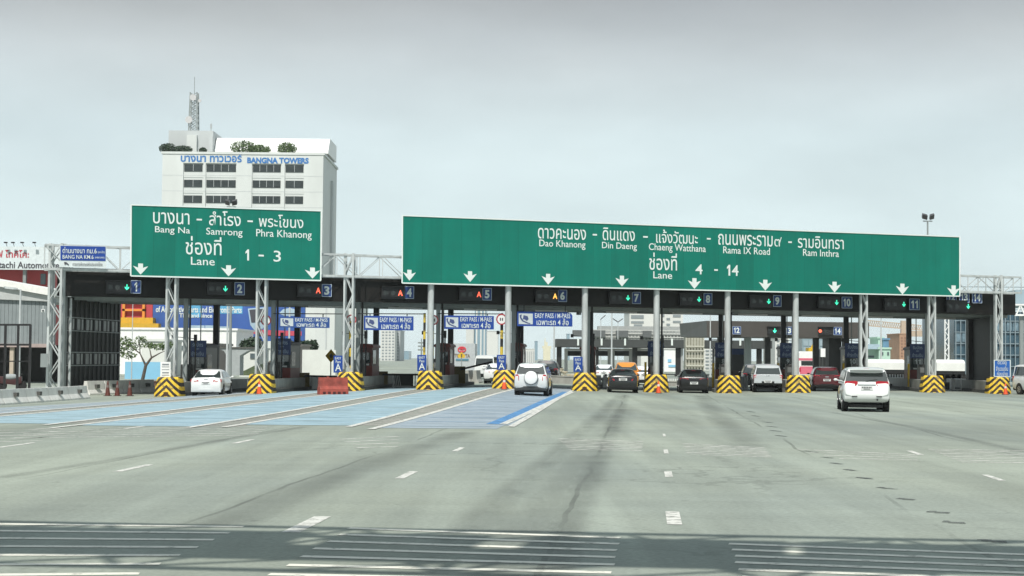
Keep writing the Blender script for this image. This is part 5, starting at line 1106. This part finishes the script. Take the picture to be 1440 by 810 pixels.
# hedge tops above the boundary, and trees
for a, b, py, Y, lab in ((338, 366, 486, 178, 'dark treetops over the pale house beside lane 2'), (396, 424, 489, 176, 'dark treetops left of the dark column in lane 3'), (424, 445, 489, 178, 'dark treetops above the white wall in lane 3')):
    c = W((a+b)/2, py, Y); rx = (fx(b, Y)-fx(a, Y))/2; b0 = Vector((c.x, c.y, 0)); tree('garden_tree', lab, b0, [(b0, Vector((c.x, c.y, c.z)), .2, .1)], [(c+Vector((rx*k, 0, random.uniform(-.4, .2))), rx*.5, 1.5, .9, 260, .3) for k in (-.6, 0, .6)], LEAFD, 'tree', 'trees behind the boundary')
YTr = 132; b0 = onG(W(200, 520, YTr)); tz = lambda px, py: W(px, py, YTr)
tree('roadside_tree', 'slender leaning tree with sparse leaves seen through lane 1', b0, [(b0, tz(205, 514), .16, .13), (tz(205, 514), tz(213, 503), .12, .09), (tz(213, 503), tz(226, 496), .08, .04), (tz(205, 514), tz(197, 497), .1, .05), (tz(197, 497), tz(182, 486), .06, .03), (tz(213, 503), tz(210, 488), .06, .03), (tz(197, 497), tz(196, 480), .05, .03), (tz(226, 496), tz(236, 492), .04, .02), (tz(182, 486), tz(172, 484), .03, .02)],
     [(tz(177, 480), .8, .6, .42, 130, .13), (tz(171, 492), .75, .6, .4, 120, .13), (tz(187, 487), .8, .6, .4, 130, .13), (tz(198, 477), .6, .5, .3, 80, .12), (tz(210, 486), .75, .5, .26, 110, .13), (tz(223, 488), .8, .5, .28, 120, .13), (tz(235, 486), .7, .5, .36, 130, .13), (tz(181, 500), .75, .5, .3, 100, .12), (tz(167, 483), .5, .5, .3, 60, .12)])

# ------------------------------------------------------------------ far skyline
FAR = mat('far_white_facade', (.60, .61, .58), .7, 0, .06, .05); FARB = mat('far_blue_glass', (.20, .30, .36), .25, 0, .1, .05); FARW = mat('far_window', (.22, .25, .26), .4, 0, .1, .2)
def grid(a, b, c, d, nx_, ny_, fw=.6, fh=.5): return [(a+(b-a)*(i+.5-fw/2)/nx_, a+(b-a)*(i+.5+fw/2)/nx_, c+(d-c)*(j+.5-fh/2)/ny_, c+(d-c)*(j+.5+fh/2)/ny_) for i in range(nx_) for j in range(ny_)]
bldg('far_tower', 'pale apartment tower with rows of small windows seen through lane 4', 535, 555, 463, 760, 30, FAR, grid(536, 555, 465, 516, 4, 12), wm=FARW)
bldg('far_tower', 'grey side wing of the apartment tower in lane 4', 555, 562.5, 465, 775, 30, mat('far_grey_facade', (.40, .43, .44), .7), grid(556, 562, 467, 516, 1, 12), wm=FARW)
bldg('far_tower', 'faint tower at the far right of lane 4', 566, 575, 494, 1200, 30, FARB)
bldg('far_tower', 'tall blue glass tower seen through lane 5', 667, 683, 430, 620, 30, FARB, [(669, 671, 435, 515), (675, 677, 435, 515), (680, 681.5, 435, 515)], wm=FAR)
bldg('far_tower', 'pale slim tower left of the blue glass tower', 655, 666, 452, 640, 30, FAR)
bldg('far_tower', 'pale wide faint block right of the blue glass tower', 684, 700, 466, 900, 30, FAR)
bldg('far_tower', 'low faint grey block at the left of lane 6', 738, 752, 491, 700, 30, FAR, grid(738, 752, 493, 512, 5, 1, .3, .9), wm=FARW)
bldg('far_tower', 'faint needle tower at the right of lane 6', 797, 801, 470, 1500, 20, FARB)
bldg('far_tower', 'faint narrow tower in the haze left of lane 4 column', 752, 756, 480, 1400, 20, FARB)
m = MB(); b0 = Vector((fx(592.5, 400), 400, 0)); m.tube(b0, Vector((b0.x, 400, fz(592, 476, 400))), .25, .12, 8)
for py in (482, 487, 492): m.box(b0.x-.9, b0.x+.9, 399.8, 400.2, fz(592, py, 400)-.2, fz(592, py, 400)+.2)
solo(m, 'radio_mast', GREYST, 'thin distant radio mast with short crossbars seen through lane 4', 'mast', b0)
# dealer sign seen through lane 5
YD = 250; s = bldg('showroom', 'grey showroom with a red oval emblem seen through lane 5', 636, 668, 483, YD, 14, mat('showroom_grey', (.42, .45, .46), .6), roof=False); c = W(649.5, 491.5, YD-.05); u = Vector((1, 0, 0)); k_ = YD/F
def ring(rx, rz, t, cc):
    n = 28; m = MB(); rr = []
    for k in range(n):
        a = 2*math.pi*k/n; rr.append([cc+Vector((q*rx*math.cos(a), y, q2*rz*math.sin(a))) for q, q2, y in ((1, 1, -.06), (1-t/rx, 1-t/rz, -.06), (1-t/rx, 1-t/rz, 0), (1, 1, 0))])
    m.loft(rr+[rr[0]], False); m.build('emblem_ring', mat('emblem_red', (.62, .03, .05), .4), s)
ring(6*k_, 4.3*k_, .16, c); ring(2.0*k_, 4.0*k_, .14, c+Vector((0, -.02, 0))); ring(4.0*k_, 1.7*k_, .14, c+Vector((0, -.04, 2.3*k_)))
bt('TOYOTA', 639, 661, 497.5, 502.5, mat('grey_letter', (.2, .16, .12), .5), YD-.05, s, .03)
m = MB(); m.box(fx(641, YD), fx(659, YD), YD-.1, YD-.01, fz(650, 507, YD), fz(650, 504.5, YD)); m.build('name_strip', mat('teal_strip', (.08, .22, .30), .5), s)
p = onG(W(649, 520, 160)); c = W(649, 500.5, 160); s = thing('warning_sign', 'small yellow sign on a pole before the showroom in lane 5', 'road sign', p); m = MB(); m.prism([c+Vector((x, 0, z)) for x, z in ((-.32, -.2), (.32, -.2), (.4, .05), (0, .4), (-.4, .05))], (0, .05, 0)); m.build('panel', YELL, s); m = MB(); m.tube(p, c+Vector((0, .08, 0)), .05); m.build('pole', GREYST, s)
m = MB(); m.box(c.x-.05, c.x+.05, 159.96, 160, c.z-.12, c.z+.2)
m.build('symbol', INK, s)
# pale pagoda like tower in lane 6
YG = 260; s = thing('pagoda_tower', 'pale cream stepped tower with a short spire seen through lane 6', 'tower', Vector((fx(768.5, YG), YG, 0)), 0); CT = mat('cream_tower', (.62, .60, .46), .7, 0, .08)
for a, b, c_, d, nm in ((764, 774, 490, 530, 'shaft'), (762.5, 775, 486.5, 490, 'gallery'), (765.5, 770, 481, 486.5, 'upper_stage')): m = MB(); m.box(fx(a, YG), fx(b, YG), YG, YG+1.2, -.3 if d == 530 else fz(768, d, YG), fz(768, c_, YG)); m.build(nm, CT, s)
m = MB(); p = W(766.5, 481, YG+.5); m.tube(p, p+UP*.7, .12, .03, 8); m.build('spire', CT, s)

# ------------------------------------------------------------------ right background: second canopy, toll hall, walkway, buildings
Y2 = 205
def canopy2(lab, px0, px1, py0, py1, Y, dep, cols, mm, legs):
    s = thing('far_canopy', lab, 'canopy', Vector((fx((px0+px1)/2, Y), Y, 0)), 0)
    m = MB(); m.prism([W(px0, py0, Y), W(px1, py0+(px1-px0)*.009, Y), W(px1, py1+(px1-px0)*.009, Y), W(px0, py1, Y)], (0, dep, 0)); m.build('fascia', mm, s)
    for c in cols:
        m = MB(); p = W(c, py1, Y+1); m.box(p.x-legs, p.x+legs, Y+1, Y+1+legs*2, -.3, p.z+.1); m.build('column', DARKST, s)
    return s
c2 = canopy2('long low dark canopy far beyond lanes 6 to 8 on dark columns', 782, 1086, 476.5, 487.5, Y2, 14, (786.5, 838, 893, 954, 1006, 1068), mat('far_dark_fascia', (.045, .05, .048), .5, 0, .2, .3), .32)
for px in (813, 846, 879, 945, 1041): m = MB(); p = W(px, 481, Y2-.05); m.box(p.x-.12, p.x+.12, Y2-.1, Y2-.01, p.z-.45, p.z+.45); m.build('number_mark', SIGNW, c2)
for a, b, lab in ((796, 822, 'white portal frame with dark header under the far canopy, left of the lane 6 pole'), (836, 857, 'white portal frame with dark header under the far canopy, left in lane 7'), (862, 887, 'white portal frame with dark header under the far canopy, middle of lane 7'), (892, 914, 'white portal frame with dark header under the far canopy, right in lane 7')):
    Yq = 212; s = thing('portal_frame', lab, 'portal frame', Vector((fx((a+b)/2, Yq), Yq, 0)), 0, 'portal frames under the far canopy')
    m = MB(); t = .22
    for x in (a, b): m.box(fx(x, Yq)-t, fx(x, Yq)+t, Yq, Yq+.5, -.3, fz(a, 490.5, Yq))
    m.box(fx(a, Yq)-t, fx(b, Yq)+t, Yq-.01, Yq+.51, fz(a, 493, Yq), fz(a, 490, Yq)); m.build('frame', WHITE, s)
    m = MB(); m.box(fx(a+2, Yq), fx(b-2, Yq), Yq+.05, Yq+.4, fz(a, 500.5, Yq), fz(a, 493.2, Yq)); m.build('header', DARKST, s)
# steel walkway above the far canopy
Yw = 240; s = thing('covered_walkway', 'grey steel mesh walkway rising above the far dark canopy', 'walkway', Vector((fx(900, Yw), Yw, 0)), 0); MESH = mat('walkway_grey', (.33, .35, .34), .6, 0, .15)
m = MB(); m.box(fx(842, Yw), fx(962, Yw), Yw+2, Yw+5, fz(900, 470, Yw), fz(900, 458.5, Yw)); m.build('upper_wall', MESH, s)
m = MB(); m.box(fx(832, Yw), fx(968, Yw), Yw+1.5, Yw+5.5, fz(900, 480, Yw), fz(900, 470, Yw)-.01); m.build('lower_wall', mat('walkway_lower', (.26, .28, .27), .7, 0, .2), s)
for k in range(30): m = MB(); xx = fx(834+k*4.6, Yw); m.box(xx-.07, xx+.07, Yw+1.2, Yw+1.45, fz(900, 479, Yw), fz(900, 464 if 10 < k < 26 else 467, Yw)); m.build('bar', mat('pale_bar', (.5, .51, .48), .5), s)
for py in (464.5, 469, 474): m = MB(); m.box(fx(834, Yw), fx(966, Yw), Yw+1.0, Yw+1.18, fz(900, py, Yw)-.08, fz(900, py, Yw)+.08); m.build('rail', mat('pale_bar', (.5, .51, .48), .5), s)
for a, b in ((805, 822), (834, 851), (866, 883), (904, 916)): m = MB(); m.box(fx(a, Yw), fx(b, Yw), Yw-.2, Yw+.8, fz(900, 474, Yw), fz(900, 465, Yw)); m.build('box_panel', mat('dark_box', (.10, .11, .11), .6), s)
for px in (840, 900, 960): m = MB(); xx = fx(px, Yw); m.box(xx-.4, xx+.4, Yw+3, Yw+3.8, -.3, fz(900, 480, Yw)); m.build('column', MESH, s)
bldg('office_block', 'white low office block above the steel walkway seen through lane 7', 885, 919, 436, 420, 20, FAR, [(887, 905, 443, 448), (887, 905, 451.5, 454.5), (891, 903, 456, 459)], wm=FARW)
bldg('office_block', 'white office block with small windows seen right of the lane 7 pole', 924, 960, 436, 430, 20, FAR, [(930, 934, 442, 445.5), (930, 934, 451, 453.5), (937, 942, 447, 450), (937, 942, 455, 458), (946, 957, 442.5, 446), (946, 957, 451, 454)], wm=FARW)
bldg('flat_building', 'white low building with blue trim seen behind lane 8', 934, 955, 491, 260, 8, WHITE, [(939, 944, 505, 509), (940, 951, 513, 516)], wm=LBL)
# toll hall of lanes 12 to 14
Y3 = 150; s = thing('far_canopy', 'brown grey canopy with numbers 12 to 14 beyond lanes 8 to 10', 'canopy', Vector((fx(1100, Y3), Y3, 0)), 0); F3 = mat('brown_grey_fascia', (.062, .056, .05), .5, 0, .15, .5)
m = MB(); m.prism([W(994, 451, Y3), W(1222, 453.5, Y3), W(1222, 475.5, Y3), W(994, 473.5, Y3)], (0, 8, 0)); m.build('fascia', F3, s)
m = MB(); m.prism([W(955.5, 455, Y3+14), W(994, 451, Y3), W(994, 473.5, Y3), W(957, 474, Y3+14)], (1.5, 6, 0)); m.build('side_fascia', mat('side_grey_fascia', (.07, .074, .07), .5, 0, .15, .5), s)
for px, w_, mm in ((1014, .3, DARKST), (1052, .32, GREYST), (1080, .26, DARKST), (1148, .26, DARKST), (1190, .3, DARKST)): m = MB(); p = W(px, 474, Y3+2); m.box(p.x-w_, p.x+w_, Y3+2, Y3+2.6, -.3, p.z+.05); m.build('column', mm, s)
m = MB(); m.box(fx(1174, Y3), fx(1192, Y3), Y3+2.8, Y3+6, 0, fz(1180, 475, Y3)); m.build('dark_wall', DARKST, s)
WP = lambda px, py, off: W(px, py, Y3-.25+off); EX = Vector((1, 0, 0)); EY = Vector((0, 1, 0))
for px, py, tx in ((1036, 464.5, '12'), (1108.5, 465, '13'), (1178, 465.5, '14')): o = plate(px, py, tx, 'blue board with number %s on the far brown grey canopy' % tx, 0, .78, .74, 'number boards on the far canopy', EX, EY, WP); 
signal(1089.5, 465, 1089.5, 'g', 'small signal with green arrow on the far canopy beside board 13', 0, 20, 11, 'signals on the far canopy', .45, EX, EY, WP); signal(1161.5, 465.5, 1153.5, 'x', 'small signal with a red light on the far canopy beside board 14', 0, 21, 11, 'signals on the far canopy', .45, EX, EY, WP)
for px, lab in ((1039, 'dark blue topped booth under the number 12 board of the far canopy'), (1168, 'dark blue topped booth behind the white cabinet under the far canopy')):
    p = W(px, 500, 155); s = thing('toll_booth', lab, 'toll booth', Vector((p.x, p.y, 0)), 0); m = MB(); m.box(p.x-.7, p.x+.7, 155, 157.5, 0, 1.0); m.build('base_wall', mat('booth_dark_base', (.04, .03, .03), .6), s); m = MB(); m.box(p.x-.68, p.x+.68, 155.02, 157.4, 1.002, 2.6); m.build('cabin', mat('booth_cabin', (.02, .023, .024), .35), s); m = MB(); m.box(p.x-.75, p.x+.75, 154.9, 157.6, 2.602, 3.2); m.build('sign_board', NAVY, s)
p = W(1157.5, 500, 150); s = thing('white_cabinet', 'small white cabinet on a dark stand under the far canopy in lane 10', 'cabinet', Vector((p.x, p.y, 0)), 0); m = MB(); m.box(p.x-.22, p.x+.22, 150, 150.4, fz(1157, 502, 150), fz(1157, 490, 150)); m.build('cabinet_body', WHITE, s)
for dx in (-.15, .15): m = MB(); m.box(p.x+dx-.07, p.x+dx+.07, 150.1, 150.3, -.1, fz(1157, 502, 150)); m.build('leg', DARKST, s)
# pale mesh curtain tower (scaffold) seen in lane 8
Yn = 175; s = thing('scaffold', 'beige netted scaffold tower seen through lane 8', 'scaffold', Vector((fx(977, Yn), Yn, 0)), 0); NT = mat('beige_net', (.30, .30, .24), .8, 0, .25, 2)
m = MB(); m.box(fx(965, Yn), fx(990, Yn), Yn+.3, Yn+2.5, -.3, fz(977, 474, Yn)); m.build('net', NT, s)
for k in range(7): m = MB(); xx = fx(965+k*25/6, Yn); m.box(xx-.05, xx+.05, Yn+.1, Yn+.2, -.3, fz(977, 474, Yn)); m.build('pole', mat('scaffold_pole', (.5, .5, .42), .5), s)
for py in (487, 493, 504, 514): m = MB(); m.box(fx(964.5, Yn), fx(990.5, Yn), Yn, Yn+.1, fz(977, py, Yn)-.07, fz(977, py, Yn)+.07); m.build('ledger', mat('scaffold_pole', (.5, .5, .42), .5), s)
bldg('apartment_block', 'white block with rows of windows behind lane 8', 990, 1012, 484, 300, 15, FAR, grid(991, 1012, 486, 520, 3, 7, .7, .4), wm=FARW)
bldg('apartment_block', 'white block with windows behind lane 9 under the far canopy', 1090, 1110, 470, 310, 15, FAR, grid(1091, 1110, 476, 520, 3, 7, .6, .4), wm=FARW)
bldg('flat_building', 'blue grey glass hall far behind lane 10', 1128, 1176, 470, 320, 12, mat('hall_glass', (.22, .30, .33), .3, 0, .2, .1), grid(1129, 1176, 478, 505, 6, 3, .85, .85), wm=mat('hall_pane', (.30, .38, .42), .2, 0, .2, .2))
m = MB(); Yx = 200; b0 = Vector((fx(1142, Yx), Yx, 0)); m.box(fx(1137, Yx), fx(1146, Yx), Yx, Yx+2, fz(1140, 497, Yx), fz(1140, 489, Yx)); m.beam(W(1139, 497, Yx+1), W(1146, 484, Yx+1), .5); m.box(fx(1136, Yx), fx(1147, Yx), Yx-.3, Yx+2.3, -.2, fz(1140, 498.5, Yx)); solo(m, 'excavator', YELL, 'yellow digger parked far beyond lane 10 above the pink bus', 'digger', b0)
# right of lane 10: mint house, crane, towers, glass hall
MINT = mat('mint_wall', (.42, .60, .50), .7, 0, .08); Ym = 215
s = bldg('mint_house', 'mint green house with blue grey roof seen through lane 11', 1216, 1237, 490, Ym, 8, MINT, [(1219, 1229, 500, 503)]); bldg('mint_house', 'taller mint green house with overhanging roof seen through lane 11', 1236, 1252, 491, Ym-1, 7, MINT, [(1240, 1242, 495, 499), (1247.5, 1250, 495, 499)])
m = MB(); m.prism([W(1214, 484, Ym-.3), W(1237, 484, Ym-.3), W(1237, 491, Ym-1), W(1214, 491, Ym-1)], (0, .4, .0)); m.build('roof_slope', mat('blue_grey_roof', (.22, .30, .34), .6), s)
bldg('blue_house', 'small blue glazed upper storey with tilted roof in lane 11', 1242, 1250, 478, Ym+3, 5, mat('blue_glazing', (.12, .24, .36), .3)); bldg('far_tower', 'mint green stair tower in lane 11', 1235, 1242, 476, Ym+4, 5, MINT)
bldg('far_tower', 'orange brown unfinished tower seen through lane 11', 1265, 1275.5, 470, 420, 14, mat('terracotta', (.40, .24, .15), .8, 0, .2, .2), grid(1266, 1275, 473, 503, 2, 7, .5, .4), wm=mat('dark_brown_gap', (.22, .12, .08), .8))
Yc = 425; b0 = Vector((fx(1270, Yc), Yc, fz(1270, 470, Yc))); s = thing('tower_crane', 'pale tower crane with long jib above the unfinished tower', 'crane', b0); CRM = mat('crane_paint', (.45, .36, .27), .6); m = MB(); p = W(1270, 460, Yc); m.beam(b0, W(1270, 451, Yc), 1.2); m.build('mast', CRM, s)
m = MB(); a, b = W(1216, 457.5, Yc), W(1296, 464, Yc); m.beam(a, b, .3); m.beam(a.lerp(b, .05)+UP*1.4, b+UP*1.2, .25)
for k in range(26): q = a.lerp(b, k/26); r_ = a.lerp(b, (k+.5)/26)+UP*1.3; m.beam(q, r_, .14); m.beam(r_, a.lerp(b, (k+1)/26), .14)
m.build('jib', CRM, s); m = MB(); q = W(1288, 465, Yc); m.box(q.x-2, q.x+2, Yc-.6, Yc+.6, q.z-1.6, q.z); m.build('counterweight', CRM, s)
# white awnings (covered trucks) beyond lanes 11 and 12
def covered_truck(px0, px1, py0, py1, Y, lab):
    x0, x1 = fx(px0, Y), fx(px1, Y); z0, z1 = fz(px0, py1, Y), fz(px0, py0, Y); s = thing('covered_truck', lab, 'truck', Vector(((x0+x1)/2, Y, 0)), 0, 'white covered trailers beyond the right lanes')
    m = MB(); m.loft([[Vector((x, Y+1.1+y, z0+(z1-z0)*z)) for y, z in ((-1.15, 0), (-1.15, .7), (-.9, .93), (-.4, 1), (.4, 1), (.9, .93), (1.15, .7), (1.15, 0))] for x in [x0+(x1-x0)*k/8+random.uniform(-.02, .02) for k in range(9)]]); m.build('cover', mat('white_tarpaulin', (.70, .71, .68), .7, 0, .1, 1), s, 25)
    m = MB(); m.box(x0, x1, Y+.05, Y+2.15, z0-.28, z0-.01); m.build('chassis', BLACK, s)
    n = 5
    for k in range(n):
        m = MB(); xx = x0+(x1-x0)*(k+.5)/n; m.tube((xx, Y+.1, z0-.62), (xx, Y+.4, z0-.62), .48, n=14); m.build('wheel', TYRE, s)
    m = MB(); m.box(x0+.3, x1-.3, Y+.4, Y+1.9, max(-.1, z0-1.2), z0-.28); m.build('underframe', mat('dark_underframe', (.04, .04, .04), .7), s)
covered_truck(1213, 1272, 505, 519.5, 138, 'long white covered trailer seen through lane 11'); covered_truck(1317, 1357, 505.5, 521.5, 134, 'white covered trailer seen through the last lane')
bldg('hoarding', 'plain blue hoarding seen through the last lane', 1315, 1341, 482, 260, 1, mat('hoarding_blue', (.10, .32, .48), .6, 0, .06), cat='hoarding', roof=False)
bldg('far_tower', 'pale narrow block with dotted windows beside the blue hoarding', 1340, 1346.5, 480, 262, 8, FAR, grid(1341, 1345, 482, 505, 1, 8, .5, .5), wm=FARW)
Yk = 150; b0 = Vector((fx(1331.5, Yk), Yk, 0)); m = MB(); za = fz(1331, 436, Yk)
for sx in (-.18, .18): m.beam(b0+Vector((sx, 0, -.1)), Vector((b0.x+sx, Yk, za)), .10)
k = 0
while k < za-.6: m.beam(b0+Vector((-.18, 0, k)), b0+Vector((.18, 0, k+.5)), .06); m.beam(b0+Vector((.18, 0, k+.5)), b0+Vector((-.18, 0, k+1)), .06); k += 1
solo(m, 'lattice_mast', WHITE, 'slim white lattice mast seen through the last lane', 'mast', b0)
# blue netted building at the right
Yg = 165; s = thing('netted_building', 'dark blue glass building behind scaffold at the right edge', 'building', Vector((fx(1400, Yg), Yg, 0)), 0); BG = mat('teal_glass', (.045, .095, .13), .2, 0, .5, .6)
m = MB(); m.box(fx(1346, Yg), fx(1500, Yg), Yg+1, Yg+14, -.3, fz(1400, 438, Yg)); m.build('glass_wall', BG, s)
for k in range(22): m = MB(); xx = fx(1347+k*7, Yg); m.box(xx-.04, xx+.04, Yg+.7, Yg+.8, -.3, fz(1400, 438, Yg)); m.build('pole', mat('scaffold_blue_grey', (.22, .28, .31), .5), s)
for k in range(9): m = MB(); zz = k*1.2+.4; m.box(fx(1346, Yg), fx(1500, Yg), Yg+.8, Yg+.9, zz, zz+.08); m.build('ledger', mat('scaffold_blue_grey', (.22, .28, .31), .5), s)
for k in range(16):
    m = MB(); xx = fx(1348+k*9, Yg); zz = random.choice((.6, 1.8, 3, 4.2, 5.4)); m.box(xx, xx+.55, Yg+.9, Yg+.99, zz, zz+1); m.build('pale_panel', mat('pale_blue_panel', (.16, .24, .29), .4, 0, .4, 2), s)
# pale blue roof and white truss at the far right edge
Yz = 128; s = thing('roofed_gate', 'pale blue roof edge on a white truss at the far right edge', 'gate canopy', Vector((fx(1450, Yz), Yz, 0)), 0)
m = MB(); m.prism([W(1428, 408, Yz), W(1500, 402, Yz), W(1500, 428, Yz), W(1428, 428, Yz)], (0, 10, 0)); m.build('roof', mat('pale_blue_roof', (.30, .40, .45), .5, 0, .15, .5), s)
m = MB(); m.beam(W(1427, 428.5, Yz-.2), W(1500, 429, Yz-.2), .14); m.beam(W(1427, 443, Yz-.2), W(1500, 443.5, Yz-.2), .14)
for k in range(6): m.beam(W(1429+k*12, 443, Yz-.2), W(1435+k*12, 429, Yz-.2), .1); m.beam(W(1435+k*12, 429, Yz-.2), W(1441+k*12, 443, Yz-.2), .1)
m.build('truss', WHITE, s)
for px in (1437, 1480): m = MB(); p = W(px, 443, Yz); m.box(p.x-.15, p.x+.15, Yz, Yz+.3, -.2, p.z); m.build('column', GREYST, s)
# rubble and far ground clutter
b0 = W(786, 527, 165); rb = MB()
for k in range(70):
    px = random.uniform(762, 812); c = W(px, 530, random.uniform(152, 170)); c.z = random.uniform(0, 1.0)*(1-abs(px-787)/30); r_ = random.uniform(.12, .4); rb.sphere(c, r_, r_*.8, r_*.6, 6, 4)
o = struct(rb, 'rubble_heap', mat('rubble_tan', (.38, .34, .25), .9, 0, .3)); o['kind'] = 'stuff'; o['label'] = 'tan rubble heap beyond the lane 6 wall'

# ------------------------------------------------------------------ hazy air
m = MB(); m.box(-2600, 2600, -200, 2600, -1.4, 92)
hm_ = bpy.data.materials.new('haze'); hm_.use_nodes = True; t_ = hm_.node_tree
for n in list(t_.nodes):
    if n.type != 'OUTPUT_MATERIAL': t_.nodes.remove(n)
pv = t_.nodes.new('ShaderNodeVolumePrincipled'); pv.inputs['Color'].default_value = (.90, .985, 1, 1); pv.inputs['Density'].default_value = HAZE; pv.inputs['Anisotropy'].default_value = 0
t_.links.new(pv.outputs[0], t_.nodes['Material Output'].inputs['Volume'])
o = m.build('haze', hm_); o['kind'] = 'stuff'; o['label'] = 'pale hazy air over the toll plaza'
